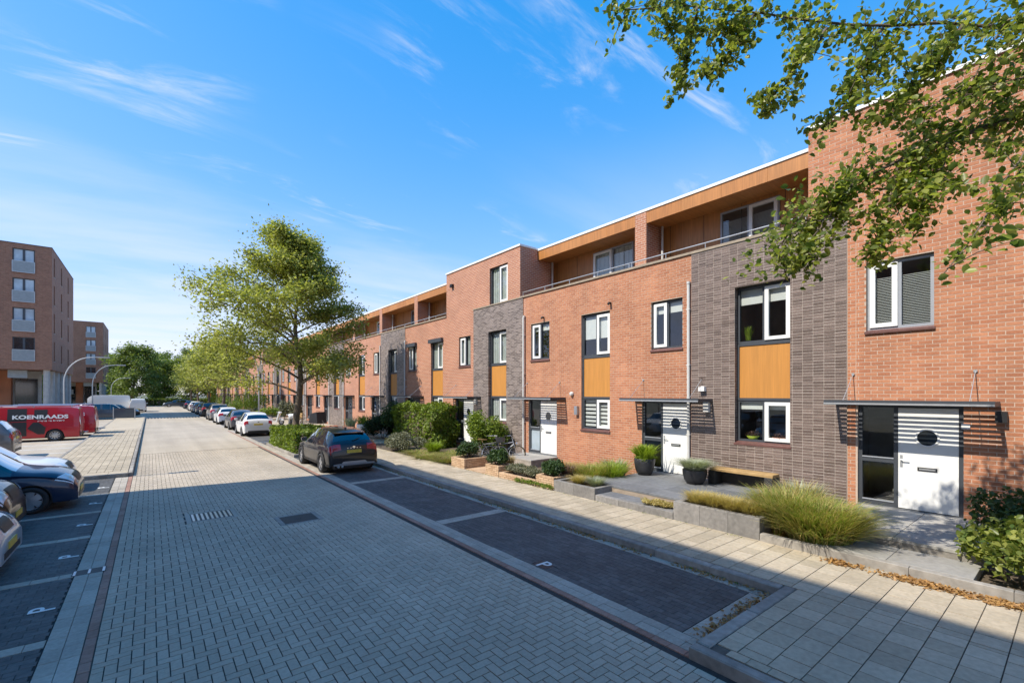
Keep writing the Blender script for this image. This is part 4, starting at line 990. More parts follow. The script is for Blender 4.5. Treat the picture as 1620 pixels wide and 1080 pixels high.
make_car('parked_car', 'white car nose behind the dark blue hatchback', 'car', HATCH, 'paint_white', (-3.95, 18.55, 0), 0, group=LG, step=.05)
make_car('parked_car', 'dark grey sport utility car seen from its rear in front of the red van', 'car', SUV, 'paint_grey', (-6.85, 29.6, 0), PI, group=LG, step=.06)
make_car('parked_car', 'black car with a bright headlight beyond the second red van', 'car', HATCH, 'paint_black', (-5.4, 47.6, 0), 0, group=LG, step=.1)
make_car('parked_car', 'dark blue sport utility car parked crosswise behind the red vans', 'car', SUV, 'paint_slate', (-3.6, 66.2, 0), 0, group=LG, step=.08)
make_car('parked_car', 'dark car just behind the crosswise dark blue one', 'car', HATCH, 'paint_black', (-3.2, 71.0, 0), 0, group=LG, step=.15)
for k, (x, y, p, lb) in enumerate(((-10.2, 51, 'paint_silver', 'silver car roof seen behind the red van roof rack'), (-8.6, 57, 'paint_white', 'white car roof seen behind the red van roof rack'))):
    make_car('parked_car', lb, 'car', SUV, p, (x, y, 0), 0, group=LG, step=.15)
VG = dict(side=[(7.3, 8.3)], rear=None, front=(7.12, 7.92))
def red_van(label, x, y):
    t, B = make_car('delivery_van', label, 'van', VAN, 'paint_red', (x, y, 0), PI, wb=3.1, off=.05, wr=.34, glass=VG, group='red company vans', step=.06, spokes=10, rim='silver_steel')
    for sd in (1, -1):
        # name on the side: mesh lettering follows the flank (nearly flat)
        tx = text_mesh('KOENRAADS', .30, .002, .012, 'white_paint', 1.02, 1.28); o = link('lettering', tx, t, (-.92, sd*.955, 1.42), (R(81), 0, PI if sd > 0 else 0))
        t2 = text_mesh('regen en herstel', .13, .002, .004, 'white_paint', 1., 1.3); link('lettering_small', t2, t, (-1.35, sd*.978, 1.20), (R(86), 0, PI if sd > 0 else 0))
        for q in (B.patch(5.34, 5.71, 1.0, NS+NG-.3, .006, n=8, m=10, side=sd), B.patch(4.96, 5.12, 1.7, 4.6, .006, n=6, m=6, side=sd, u0b=4.90, u1b=5.33), B.patch(4.90, 5.33, 4.6, NS-.4, .006, n=6, m=6, side=sd, u0b=5.10, u1b=5.22), B.patch(4.88, 5.20, NS+.4, NS+NG-.6, .006, n=4, m=6, side=sd)): q.obj('dark_decal', 'black_plastic', t, True)
        B.patch(.5, 1.9, .2, 3.0, .008, n=6, m=4, side=sd).obj('bumper_corner', 'black_plastic', t, True)
        d = MB(); d.tube([(-2.35, sd*.66, 2.08), (1.2, sd*.66, 2.08)], .03, 6)
        for xx in (-2.2, -.6, .9): d.box(xx-.03, xx+.03, sd*.66-.03, sd*.66+.03, 1.95, 2.06)
        d.obj('roof_rack', 'silver_steel', t)
    d = MB(); d.tube([(-2.55, -.35, .42), (-2.80, -.35, .42)], .03, 6); d.tube([(-2.80, -.5, .42), (-2.80, .5, .42)], .05, 8); d.obj('tow_step', 'silver_steel', t)
    return t
red_van('red delivery van with white lettering and black blocks, nearest of the two', -5.95, 38.75)
red_van('second red delivery van, only its rear end showing behind the first', -5.5, 42.0)
make_car('delivery_van', 'long white panel van seen from its side before the far trees', 'van', BIGVAN, 'paint_white', (-5.4, 90, 0), PI, wb=3.7, wr=.36, glass=VG, group='white vans at the far left', step=.1)
make_car('delivery_van', 'small white van seen from behind at the left edge of the road', 'van', VAN, 'paint_white', (-1.55, 90.5, 0), PI/2, wb=3.1, wr=.34, glass=VG, group='white vans at the far left', step=.1)
# ------------------------------------------------------------------ foliage
def leaf_mesh(name, pos, size, seed, mat, up=.5, fold=False, asp=.6, droop=0.):
    """many small leaves, each one its own blade. pos: n x 3"""
    r = np.random.default_rng(seed); n = len(pos)
    nrm = r.normal(size=(n, 3)); nrm[:, 2] = np.abs(nrm[:, 2])*1.0+up; nrm /= np.linalg.norm(nrm, axis=1)[:, None]
    d = r.normal(size=(n, 3)); d[:, 2] -= droop; d -= nrm*(d*nrm).sum(1)[:, None]; d /= np.linalg.norm(d, axis=1)[:, None]; e = np.cross(nrm, d)
    s = size*r.uniform(.6, 1.35, n)[:, None]
    if not fold:
        v = np.stack([pos-d*s*.5, pos+e*s*asp*.5, pos+d*s*.5, pos-e*s*asp*.5], 1).reshape(-1, 3); k = 4
        f = np.arange(n*4).reshape(n, 4)
    else:
        h = nrm*s*.12
        v = np.stack([pos-d*s*.5, pos-d*s*.2+e*s*asp*.45+h, pos+d*s*.15+e*s*asp*.5+h, pos+d*s*.52, pos+d*s*.15-e*s*asp*.5+h, pos-d*s*.2-e*s*asp*.45+h], 1).reshape(-1, 3); k = 6
        b = np.arange(n)[:, None]*6; f = np.concatenate([b+np.array([0,1,2,3]), b+np.array([0,3,4,5])], 1).reshape(-1, 4)
    me = bpy.data.meshes.new(name); me.vertices.add(len(v)); me.vertices.foreach_set('co', v.astype(np.float32).ravel())
    me.loops.add(f.size); me.loops.foreach_set('vertex_index', f.astype(np.int32).ravel())
    me.polygons.add(len(f)); me.polygons.foreach_set('loop_start', np.arange(len(f), dtype=np.int32)*4)
    a = me.attributes.new('tone', 'FLOAT', 'FACE'); tn = r.random(n).astype(np.float32)*.98; a.data.foreach_set('value', np.repeat(tn, len(f)//n))
    me.materials.append(MATS[mat]); me.update(calc_edges=True); return me
def curve_pts(p, q, sag, n, r, wob=.12):
    p, q = np.array(p, float), np.array(q, float); L_ = np.linalg.norm(q-p); ph = r.uniform(0, 6, 3); out = []
    for i in range(n+1):
        t = i/n; o = p+(q-p)*t; o = o+np.array([0, 0, sag*L_*4*t*(1-t)])+wob*L_*.3*np.sin(ph+t*4.)*t*(1-t)*2; out.append(o)
    return out
def tree(name, label, cat, base, height, env, seed, leaf='leaf_tree', nl=30000, ls=.15, limbs=30, tr=.2, first=2.6, group=None, lean=(0, 0), clump=.55, flat=.5, leader=True, per=3):
    """env(z/height, azimuth) gives the crown's reach; limbs rise from the trunk, leaf clumps sit along their twigs"""
    r = np.random.default_rng(seed); t = thing(name, label, cat, base, 0, group)
    H = height; b = MB(); ax = lambda z: np.array([lean[0]*(z/H)**1.5+.12*math.sin(z*1.1+seed), lean[1]*(z/H)**1.5+.10*math.sin(z*.9+2*seed), z])
    zs = np.linspace(-.1, H*.93, 16); b.tube([ax(z) for z in zs], [tr*(1.25 if z < .3 else 1)*(1-.93*max(0, z)/H) for z in zs], 10)
    trunk = b.obj('trunk', 'bark', t, True)
    cl = []; lb = MB(); ga = 0
    for i in range(limbs):
        f = first/H + (1-first/H)*((i+.5)/limbs)**.9; z0 = max(first*.8, f*H-.6*r.random()); ga += 2.39996+r.uniform(-.3, .3); reach = env(f, ga)*r.uniform(.72, 1.08)
        p = ax(min(z0, H*.9)); rise = (.22+.6*f*f)*reach*r.uniform(.5, 1.3); q = p+np.array([math.cos(ga)*reach, math.sin(ga)*reach, rise])
        q[2] = min(q[2], H)
        pts = curve_pts(p, q, r.uniform(.02, .10), 7, r); r0 = tr*.42*(1-.75*f)
        lb.tube(pts, [r0*(1-.85*k/7)+.006 for k in range(8)], 6)
        for k in range(2, 8):
            for m in range(per if k > 3 else per-1):
                dirn = np.array([math.cos(ga), math.sin(ga), 0]); sd = np.array([-dirn[1], dirn[0], 0])*r.choice([-1, 1])
                tl = reach*.30*r.uniform(.4, 1.1)*(1-.45*abs(k/7-.55)); e = pts[k]+dirn*tl*r.uniform(.1, .7)+sd*tl*r.uniform(.2, 1.)+np.array([0, 0, tl*r.uniform(-.55, .75)])
                if r.random() < .6: lb.tube([pts[k], (pts[k]+e)/2+np.array([0, 0, .05]), e], [.018, .012, .006], 4, caps=False)
                cl.append((pts[k]*.35+e*.65, .8)); cl.append((e, 1.))
    if leader:
        for k in range(10): cl.append((ax(H*(.86+.014*k))+r.normal(size=3)*.25, .6))
    lb.obj('limbs', 'bark', t)
    c = np.array([x[0] for x in cl]); wts = np.array([x[1]*r.uniform(.25, 1.5) for x in cl]); wts /= wts.sum()
    ids = r.choice(len(cl), nl, p=wts); sc = np.array([clump*r.uniform(.55, 1.25) for _ in cl])
    g = r.normal(size=(nl, 3))*sc[ids][:, None]*np.array([.62, .62, flat*.62]); pos = c[ids]+g; pos[:, 2] += .06
    link('crown', leaf_mesh('crown', pos, ls, seed, leaf), t)
    return t
def env_round(Rm, lo=.2, top=.25):
    return lambda f, a: Rm*(max(.0, 1-((f-.5)/.52)**2)**.5*(.85+.15*math.sin(3*a+1))+top*.2)
def env_street(f, a):
    # wide low storey, narrow leader; reaches further over the road (-x) and away from the camera (+y)
    prof = np.interp(f, [.2, .28, .42, .55, .68, .78, .88, 1.], [2.6, 3.7, 4.3, 4.0, 3.1, 2.1, 1.4, .7])
    return float(prof)*(1+.26*math.cos(a-2.5))
TG = 'street trees in the right parking row'
tree('street_tree', 'large light green street tree in the hedge bed by the black crossover', 'tree', (6.25, 26.6, .08), 11.3, env_street, 4, nl=64000, ls=.15, limbs=46, tr=.19, first=3.1, group=TG, clump=.50, flat=.8)
def env2(f, a): return env_street(f, a)*.82
tb = tree('street_tree', 'street tree second along the right row, behind the large one', 'tree', (6.3, 60, .05), 8.8, env2, 11, nl=14000, ls=.22, limbs=30, tr=.2, first=3.4, group=TG, clump=.7, flat=.9)
for (y, s, rz, lb) in ((78, .98, 1.2, 'street tree third along the right row'), (96, 1.0, 2.6, 'street tree fourth along the right row'), (112, .95, 4., 'street tree at the far end of the right row')):
    copy_tree(tb, (6.4, y, .05), rz, lb, s)
FG = 'trees across the far end of the street'
far = [tree('broadleaf_tree', 'dense dark green tree at the end of the street', 'tree', (-3.0, 128, 0), 12.5, env_round(4.6), 21, 'leaf_far_dark', 14000, .42, 26, .3, 1.6, FG, clump=1.0, flat=.8, leader=False),
       tree('broadleaf_tree', 'bright green tree at the end of the street', 'tree', (2.5, 140, 0), 10.5, env_round(4.4), 22, 'leaf_far', 12000, .42, 24, .3, 1.2, FG, clump=1.0, flat=.8, leader=False)]
spots = [(0, 9, 136, 1.05, 1, 'dark green tree closing the street behind the crossing car'), (1, 14, 131, 1.0, 2, 'bright green tree right of the crossing car'), (0, 20, 140, 1.1, 3, 'dark tree behind the end of the house row'),
         (1, -12, 150, .95, 5, 'bright green tree just right of the apartment blocks'), (0, -8, 165, 1.0, 4, 'dark green tree behind the far white vans'), (1, -19, 175, 1.1, 2, 'pale willow like tree below the office building'),
         (0, 2, 175, 1.15, 1.5, 'tall dark tree far behind the end of the street'), (0, -26, 160, 1.0, 0.7, 'dark tree between the columns of the farther apartment block'), (0, -35, 165, 1.0, 2.7, 'dark tree left behind the columns of the apartment blocks'), (1, 26, 150, 1.1, 0.3, 'bright tree far right behind the street trees'), (0, -17, 128, .8, 3.3, 'dark willow beside the farther apartment block')]
for k, x, y, s, rz, lb in spots: copy_tree(far[k], (x, y, 0), rz, lb, s)
# bushes and hedges -------------------------------------------------
def leaf_points_box(x0, x1, y0, y1, z0, z1, n, r, rough=.12):
    p = r.random((n, 3)); face = r.integers(0, 5, n)
    for i, (ax, v) in enumerate(((0, 0), (0, 1), (1, 0), (1, 1), (2, 1))): p[face == i, ax] = v
    inn = r.random(n) < .25; p[inn] = r.random((inn.sum(), 3))
    q = p*np.array([x1-x0, y1-y0, z1-z0])+np.array([x0, y0, z0])
    bump = .5+.5*np.sin(q[:, 0]*4.1+q[:, 1]*3.3)*np.sin(q[:, 1]*4.7+q[:, 2]*5.1)
    cen = np.array([(x0+x1)/2, (y0+y1)/2, (z0+z1)/2]); dr = q-cen; dr /= np.linalg.norm(dr, axis=1)[:, None]+1e-6
    return q+dr*(bump*rough)[:, None]+r.normal(size=(n, 3))*.035
def hedge(name, label, cat, x0, x1, y0, y1, z0, h, n, mat, size, seed, group=None, rough=.14):
    cx, cy = (x0+x1)/2, (y0+y1)/2; r = np.random.default_rng(seed); t = thing(name, label, cat, (cx, cy, z0), 0, group)
    b = MB(); b.box(x0-cx+.16, x1-cx-.16, y0-cy+.16, y1-cy-.16, 0, h-.16); b.obj('twigs', 'bark', t)
    link('foliage', leaf_mesh('foliage', leaf_points_box(x0-cx, x1-cx, y0-cy, y1-cy, .02, h, n, r, rough), size, seed, mat, up=.2, fold=size > .07), t); return t
def shrub(name, label, cat, loc, rx, ry, h, n, mat, size, seed, group=None, stems=6, hollow=.45, up=.3):
    r = np.random.default_rng(seed); t = thing(name, label, cat, loc, 0, group); b = MB()
    K = 14; cs = []
    for i in range(K):
        a = r.uniform(0, 2*PI); rr = r.uniform(.1, .75)**.5; c = np.array([math.cos(a)*rx*rr, math.sin(a)*ry*rr, h*r.uniform(.35, .92-.3*rr)]); cs.append(c)
        if i < stems: b.tube([(c[0]*.15, c[1]*.15, 0), (c[0]*.6, c[1]*.6, c[2]*.55), tuple(c)], [.02, .014, .006], 5)
    b.obj('stems', 'bark', t)
    cs = np.array(cs); ids = r.integers(0, K, n); d = r.normal(size=(n, 3)); d /= np.linalg.norm(d, axis=1)[:, None]
    rad = r.uniform(hollow, 1.08, n)[:, None]; pos = cs[ids]+d*rad*np.array([rx, ry, h*.6])*.46
    pos[:, 2] = np.maximum(pos[:, 2], .02)
    link('foliage', leaf_mesh('foliage', pos, size, seed, mat, up=up, fold=size > .06), t); return t
def grass(name, label, cat, loc, rad, h, n, mat, seed, spread=.6, w=.008, group=None, ell=(1, 1), mats2=None, droop=.5):
    """clump of arching blades"""
    r = np.random.default_rng(seed); t = thing(name, label, cat, loc, 0, group)
    parts = [(mat, n)] if not mats2 else [(mat, int(n*.5)), (mats2, int(n*.5))]
    for m_, k in parts:
        a = r.uniform(0, 2*PI, k); rr = np.sqrt(r.random(k)); root = np.stack([np.cos(a)*rr*rad*.45*ell[0], np.sin(a)*rr*rad*.45*ell[1], np.zeros(k)], 1)
        az = a+r.normal(size=k)*.7; L_ = h*r.uniform(.6, 1.15, k); out = spread*r.uniform(.25, 1.1, k)*(.35+.65*rr)*rad*1.2
        dirn = np.stack([np.cos(az), np.sin(az), np.zeros(k)], 1); sd = np.stack([-np.sin(az), np.cos(az), np.zeros(k)], 1); V = []
        for q, wq in ((0, 1.), (.4, .9), (.75, .6), (1., .12)):
            o = dirn*(out*q**1.7)[:, None]; z = L_*(q-droop*.55*q**2.6)
            p = root+o; p[:, 2] += np.maximum(z, .01); V += [p-sd*w*wq, p+sd*w*wq]
        v = np.stack(V, 1).reshape(-1, 3); b = np.arange(k)[:, None]*8; f = np.concatenate([b+np.array(q) for q in ([0,1,3,2], [2,3,5,4], [4,5,7,6])], 1).reshape(-1, 4)
        me = bpy.data.meshes.new('blades'); me.from_pydata(v.tolist(), [], f.tolist()); at = me.attributes.new('tone', 'FLOAT', 'FACE'); at.data.foreach_set('value', np.repeat(r.random(k)*.98, 3).astype(np.float32))
        me.materials.append(MATS[m_]); link('blades', me, t)
    return t
def litter(name, pts, n, size, seed, z, spread, mat='litter'):
    r = np.random.default_rng(seed); seg = r.integers(0, len(pts)-1, n); t_ = r.random(n)[:, None]; p = np.array(pts, float); q = p[seg]+(p[seg+1]-p[seg])*t_
    dens = np.sin(q[:, 1]*5.3)+np.sin(q[:, 1]*2.1+1)+r.normal(size=n)*.8 > -.3; q = q[dens]; m = len(q)
    pos = np.concatenate([q+r.normal(size=(m, 2))*spread, z+r.random((m, 1))*.025], 1)
    o = link(name, leaf_mesh(name, pos, size, seed, mat, up=1.2)); stuff(o); return o
hedge('hedge', 'low bright green hedge around the foot of the large street tree', 'hedge', 5.05, 6.85, 22.2, 27.2, .08, .95, 9000, 'leaf_hedge', .11, 31)
hedge('hedge', 'tall yellow green hedge beside the white door of the taller house', 'hedge', 10.75, 12.0, 19.9, 23.9, .1, 1.85, 12000, 'leaf_hedge', .12, 32, rough=.5)
shrub('shrub', 'broad leafy shrub behind the bicycles against the dark brick', 'shrub', (11.55, 16.4, .1), .75, 1.0, 2.05, 6500, 'leaf_hedge', .10, 33)
shrub('conifer_shrub', 'dark round conifer shrub left of the tall hedge', 'shrub', (10.9, 26.3, .1), 1.0, 1.0, 1.55, 7000, 'leaf_conifer', .10, 34)
shrub('conifer_shrub', 'taller feathery dark green shrub between conifer and tall hedge', 'shrub', (11.4, 24.6, .1), .95, 1.0, 2.3, 7500, 'leaf_dark', .11, 35)
shrub('lavender_bush', 'grey green rounded lavender bush at the pavement edge', 'shrub', (9.45, 20.1, .1), .75, .95, .85, 9000, 'leaf_lavender', .07, 36, up=.0)
grass('grass_clump', 'bright green grass clump between lavender bush and dry lawn', 'grass clump', (9.9, 18.1, .1), .5, .65, 700, 'leaf_lime', 37, .7, .012)
for k, (x, y) in enumerate(((9.2, 15.7), (9.5, 16.6), (9.9, 15.4), (10.3, 17.2), (9.0, 17.0), (9.3, 18.4))):
    grass('dry_grass', 'patch of dry yellow grass in the strip of lawn before the taller house', 'dry grass', (x, y, .1), .75, .22, 700, 'grass_dry', 40+k, .9, .008, 'dry grass patches of the lawn strip', (1.3, 1.5), 'grass_green')

# ------------------------------------------------------------------ front gardens
def brick_box(name, label, x0, x1, y0, y1, z0, z1, hollow=True, fill='soil'):
    t = thing(name, label, 'planter', ((x0+x1)/2, (y0+y1)/2, z0)); cx, cy = t.location.x, t.location.y; H = .06; L_ = .21; th = .10
    b = MB(); b.box(x0-cx+.012, x1-cx-.012, y0-cy+.012, y1-cy-.012, 0, z1-z0-.07 if hollow else z1-z0-.01); b.obj('core', fill if hollow else 'tan_mortar', t)
    n = round((z1-z0)/H)
    for j in range(n):
        z = j*(z1-z0)/n; zt = z+(z1-z0)/n-.010
        for side in ('f', 'b', 'n', 's'):
            a, c = ((y0, y1) if side in 'fb' else (x0+th+.01, x1-th-.01)); q = a-(L_/2 if j % 2 else 0)
            while q < c:
                p0, p1 = max(q, a)+.005, min(q+L_, c)-.005
                if p1-p0 > .03:
                    b = MB(); e = rnd.uniform(-.003, .003)
                    if side == 'f': b.box(x0+e-cx, x0+th-cx, p0-cy, p1-cy, z, zt)
                    elif side == 'b': b.box(x1-th-cx, x1+e-cx, p0-cy, p1-cy, z, zt)
                    elif side == 'n': b.box(p0-cx, p1-cx, y0+e-cy, y0+th-cy, z, zt)
                    else: b.box(p0-cx, p1-cx, y1-th-cy, y1+e-cy, z, zt)
                    b.obj('brick', 'tan_brick', t)
                q += L_
    return t
def slabs(name, label, cat, x0, x1, y0, y1, z0, z1, lx, ly, mat, joint='tan_mortar'):
    t = thing(name, label, cat, ((x0+x1)/2, (y0+y1)/2, z0)); cx, cy = t.location.x, t.location.y
    b = MB(); b.box(x0-cx+.014, x1-cx-.014, y0-cy+.014, y1-cy-.014, 0, z1-z0-.012); b.obj('base', joint, t)
    for p in rows(x0, x1, y0, y1, lx, ly, z1-.05, z1, .008, stag='x', st=0):
        b = MB(); b.bevel_box(p[0]-cx, p[1]-cx, p[2]-cy, p[3]-cy, p[4]-z0, p[5]-z0+rnd.uniform(-.001, .001), .004); b.obj('slab', mat, t)
    return t
def block_wall(name, label, runs, z0, z1, L_=.6, cat='low wall', mat='grey_block', rowsn=1):
    x, y = runs[0][0], runs[0][2]; t = thing(name, label, cat, (x, y, z0))
    for (x0, x1, y0, y1) in runs:
        al = (y1-y0) > (x1-x0); a, c = (y0, y1) if al else (x0, x1); n = max(1, round((c-a)/L_))
        for j in range(rowsn):
            za, zb = (z1-z0)*j/rowsn, (z1-z0)*(j+1)/rowsn-.004
            for i in range(n):
                p, q = a+(c-a)*i/n+.003, a+(c-a)*(i+1)/n-.003; b = MB()
                b.bevel_box(*((x0-x, x1-x, p-y, q-y) if al else (p-x, q-x, y0-y, y1-y)), za, zb, .008); b.obj('block', mat, t)
    return t
# house A: two steps and edging
slabs('door_step', 'upper grey slab step before the nearest white door', 'step', 9.65, 12.14, .95, 3.05, .1, .40, .6, 1.05, 'grey_slab', 'kerb_concrete')
slabs('door_step', 'lower grey slab step between grass clump and leafy shrubs', 'step', 8.80, 9.64, .95, 2.85, .1, .26, .84, .95, 'grey_slab', 'kerb_concrete')
block_wall('edging', 'low grey kerb edging under the big grass clump and lower step', [(8.66, 8.78, -1.5, 3.68)], .10, .265, 1.0, 'edging', 'kerb_concrete')
# house B: grey block planter, deck, bench, pots
block_wall('planter_wall', 'grey block planter wall holding the row of yellow grass', [(8.70, 8.84, 3.70, 5.45), (8.85, 9.25, 3.70, 3.83), (8.85, 9.25, 5.33, 5.45)], .11, .52, .58, 'planter', rowsn=1)
b = MB(); b.box(8.85, 9.3, 3.84, 5.32, .1, .46); tag(b.obj('planter_soil', 'soil'), 'soil filling the grey block planter below the yellow grass', 'soil')
slabs('terrace', 'dark slate terrace slabs below the bench and black pots', 'terrace', 9.34, 12.14, 3.75, 8.35, .1, .42, .6, 1.0, 'slate_slab')
slabs('terrace_step', 'lower slate step with a block edge at the pavement', 'step', 8.85, 9.33, 5.46, 7.62, .1, .27, .47, .6, 'slate_slab')
block_wall('step_edge', 'grey block edge at the front of the lower slate step', [(8.70, 8.84, 5.46, 7.62)], .11, .275, .8, 'edging')
block_wall('planter_wall', 'small grey block planter corner with blue and tan grasses', [(8.70, 8.82, 7.64, 9.12), (8.83, 9.4, 7.64, 7.76), (8.83, 9.4, 9.0, 9.12)], .11, .42, .7, 'planter')
b = MB(); b.box(8.83, 9.6, 7.77, 8.99, .1, .36); tag(b.obj('planter_soil', 'soil'), 'soil in the small grey corner planter', 'soil')
t = thing('bench', 'low bench with an oak seat on black wood blocks at the dark brick wall', 'bench', (11.75, 5.4, .42))
b = MB(); b.bevel_box(-.19, .19, -.78, .78, .36, .43, .01); b.obj('seat', 'oak_beam', t)
for y in (-.78, .62): b = MB(); b.bevel_box(-.22, .22, y, y+.18, 0, .36, .01); b.obj('leg', 'black_wood', t)
b = MB(); b.box(.12, .18, -.6, .6, .03, .34); b.obj('back_board', 'black_wood', t)
def pot(name, label, loc, r, h, mat='pot_black'):
    t = thing(name, label, 'plant pot', loc); b = MB(); b.lathe([(0, 0), (r*.62, 0), (r*.86, h*.3), (r*.98, h*.7), (r, h*.97), (r*.97, h), (r*.9, h), (r*.88, h*.9), (0, h*.88)], 'z', 28); b.obj('bowl', mat, t, True)
    b = MB(); b.lathe([(0, h*.89), (r*.88, h*.89)], 'z', 16); b.obj('soil', 'soil', t); return t
pot('plant_pot', 'black pot with a spiky bright green plant left of a white door', (11.35, 8.05, .42), .30, .48)
pot('plant_pot', 'wide black pot with blue grey grass left of the bench', (11.25, 6.42, .42), .31, .38)
grass('potted_plant', 'spiky bright green plant standing in the black pot by the door', 'plant', (11.35, 8.05, .84), .42, .52, 420, 'leaf_lime', 51, .9, .016, droop=.35)
shrub('potted_plant', 'low lime cushion plant spilling over the rim of the black pot', 'plant', (11.35, 8.05, .78), .33, .33, .24, 1500, 'leaf_lime', .04, 52, stems=2)
grass('potted_grass', 'blue grey fescue grass in the wide black pot', 'grass', (11.25, 6.42, .76), .52, .42, 1500, 'grass_blue', 53, 1., .006, droop=.7)
BG = dict(seed=0)
grass('grass_clump', 'biggest green and tan grass clump leaning over the pavement edge', 'grass clump', (9.3, 2.95, .12), .98, .95, 5600, 'grass_green', 60, .72, .007, None, (1, 1), 'grass_tan', droop=.55)
grass('grass_clump', 'middle green grass clump between the biggest one and the bench', 'grass clump', (9.6, 3.6, .12), .85, 1.0, 3800, 'grass_green', 61, .7, .007, None, (1, 1), 'grass_tan', droop=.5)
grass('grass_clump', 'pale plumed grass at the dark brick wall behind the big clumps', 'grass clump', (10.35, 3.6, .12), .6, 1.15, 1500, 'grass_blue', 62, .8, .007, None, (1, 1), 'grass_tan', droop=.6)
for k, y in enumerate((4.0, 4.35, 4.7, 5.05)):
    grass('yellow_grass', ['yellow grass tuft in the block planter, next to the big clump', 'yellow grass tuft second from the big clump in the block planter', 'yellow grass tuft third from the big clump in the block planter', 'yellow grass tuft at the far end of the block planter'][k], 'grass', (9.05, y, .44), .36, .36, 1000, 'grass_tan', 63+k, .9, .006, 'yellow grass tufts in the block planter', droop=.5)
for k, y in enumerate((5.62, 5.95, 6.2)):
    shrub('sedum_cushion', ['golden cushion plant touching the block planter', 'middle golden cushion plant on the lower slate step', 'outermost golden cushion plant on the lower slate step'][k], 'plant', (8.98, y, .27), .2, .22, .13, 1200, 'grass_tan', .035, 67+k, 'golden cushions on the slate step', 2)
grass('grass_clump', 'tan fine grass left of the spiky potted plant', 'grass clump', (9.95, 8.9, .12), .6, .8, 1800, 'grass_tan', 70, .9, .006, None, (1, 1), 'grass_green')
grass('grass_clump', 'green broad grass between tan grass and black pot', 'grass clump', (10.5, 8.65, .12), .55, .8, 900, 'grass_green', 71, .9, .012, None, (1, 1), 'leaf_lime')
grass('grass_clump', 'striped pale grass against the red wall beside the black pot', 'grass clump', (11.2, 9.0, .12), .5, .8, 700, 'grass_blue', 72, 1., .012, None, (1, 1), 'leaf_lime')
grass('blue_fescue', 'blue fescue tuft in the corner planter, nearer one', 'grass', (9.15, 8.0, .36), .3, .3, 700, 'grass_blue', 73, 1., .005)
grass('blue_fescue', 'tan fescue tuft in the corner planter, farther one', 'grass', (9.05, 8.5, .36), .3, .28, 700, 'grass_tan', 74, 1., .005)
grass('purple_plant', 'brown purple leaved plant behind the brick planter bush', 'plant', (9.55, 9.4, .12), .35, .75, 160, 'leaf_purple', 75, .6, .022)
grass('purple_plant', 'smaller brown leaved plant next to the tan grass', 'plant', (9.8, 9.0, .12), .3, .6, 120, 'leaf_purple', 76, .6, .02)
# house C: tan brick planters, path, step
brick_box('brick_planter', 'tan brick planter beside the grey corner planter, round bush in it', 8.74, 9.45, 9.16, 9.92, .11, .47)
brick_box('brick_wall', 'low tan brick wall between two planters with grey lavender', 8.74, 9.45, 9.94, 11.7, .11, .29)
brick_box('brick_planter', 'tan brick planter with a bush in front of the bicycles', 8.74, 9.40, 11.72, 12.45, .11, .47)
brick_box('brick_planter', 'separate tan brick planter next to the dry lawn', 8.74, 9.75, 13.75, 14.65, .11, .47)
tl = struct(MB().box(8.74, 11.9, 12.5, 13.7, .09, .104).obj('garden_path', 'tan_mortar'))
lay(tl, 'clinker', 'clinker_field', rows(8.76, 11.0, 12.5, 13.72, .21, .07, .104, .122, .006, stag='x'), 'tan_brick', 180)
slabs('door_step', 'grey block door step before the door with etched side light', 'step', 10.75, 12.12, 12.45, 14.3, .1, .38, .68, .92, 'grey_slab', 'kerb_concrete')
shrub('round_bush', 'round dark green bush in the planter by the grey corner wall', 'shrub', (9.1, 9.55, .42), .34, .34, .5, 2600, 'leaf_dark', .065, 80)
shrub('round_bush', 'round dark bush in the brick planter before the bicycles', 'shrub', (9.05, 12.1, .42), .33, .33, .52, 2400, 'leaf_dark', .065, 81)
shrub('round_bush', 'round dark bush in the separate brick planter by the dry lawn', 'shrub', (9.2, 14.25, .42), .40, .40, .62, 2800, 'leaf_dark', .065, 82)
for k, y in enumerate((10.3, 10.85, 11.35)):
    shrub('lavender', ['silver lavender nearest the round bush on the low wall', 'middle silver lavender on the low tan wall', 'silver lavender at the far end of the low tan wall'][k], 'plant', (9.15, y, .24), .32, .34, .32, 1800, 'leaf_lavender', .05, 83+k, 'lavender on the low brick wall', 4, up=.0)
for k, y in enumerate((9.4, 10.0, 10.5)):
    shrub('creeping_plant', 'small green weed creeping at the foot of the tan brick planters', 'plant', (8.70, y, .118), .1, .3, .16, 420, 'leaf_hedge', .045, 88+k, 'weeds along the brick planters', 2)
grass('grass_clump', 'feathery tan grass rising behind the planter bush near the bicycles', 'grass clump', (9.6, 12.3, .12), .35, .75, 420, 'grass_dry', 92, .6, .006)
for k, (x, y) in enumerate(((11.7, 9.9), (11.5, 10.7), (11.7, 11.5))):
    grass('dry_grass', 'thin dry grass along the foot of the red wall', 'dry grass', (x, y, .11), .5, .3, 350, 'grass_dry', 93+k, .9, .007, 'dry grass along the red wall')
# shrubs at the right edge
shrub('rose_shrub', 'leafy green shrub at the right edge in front of the lower step', 'shrub', (9.55, .55, .1), .55, .55, 1.05, 1900, 'leaf_near', .10, 100)
shrub('rose_shrub', 'darker shrub farther back at the right edge near the wall', 'shrub', (11.0, .75, .1), .55, .45, 1.15, 1500, 'leaf_dark', .09, 101)
shrub('rose_shrub', 'lush shrub in the bottom corner of the right edge', 'shrub', (9.3, -.25, .1), .6, .6, 1.05, 2200, 'leaf_near', .11, 102)
shrub('rose_shrub', 'shrub standing against the red wall outside the right edge', 'shrub', (11.4, -.2, .1), .6, .6, 1.6, 2200, 'leaf_near', .11, 103)
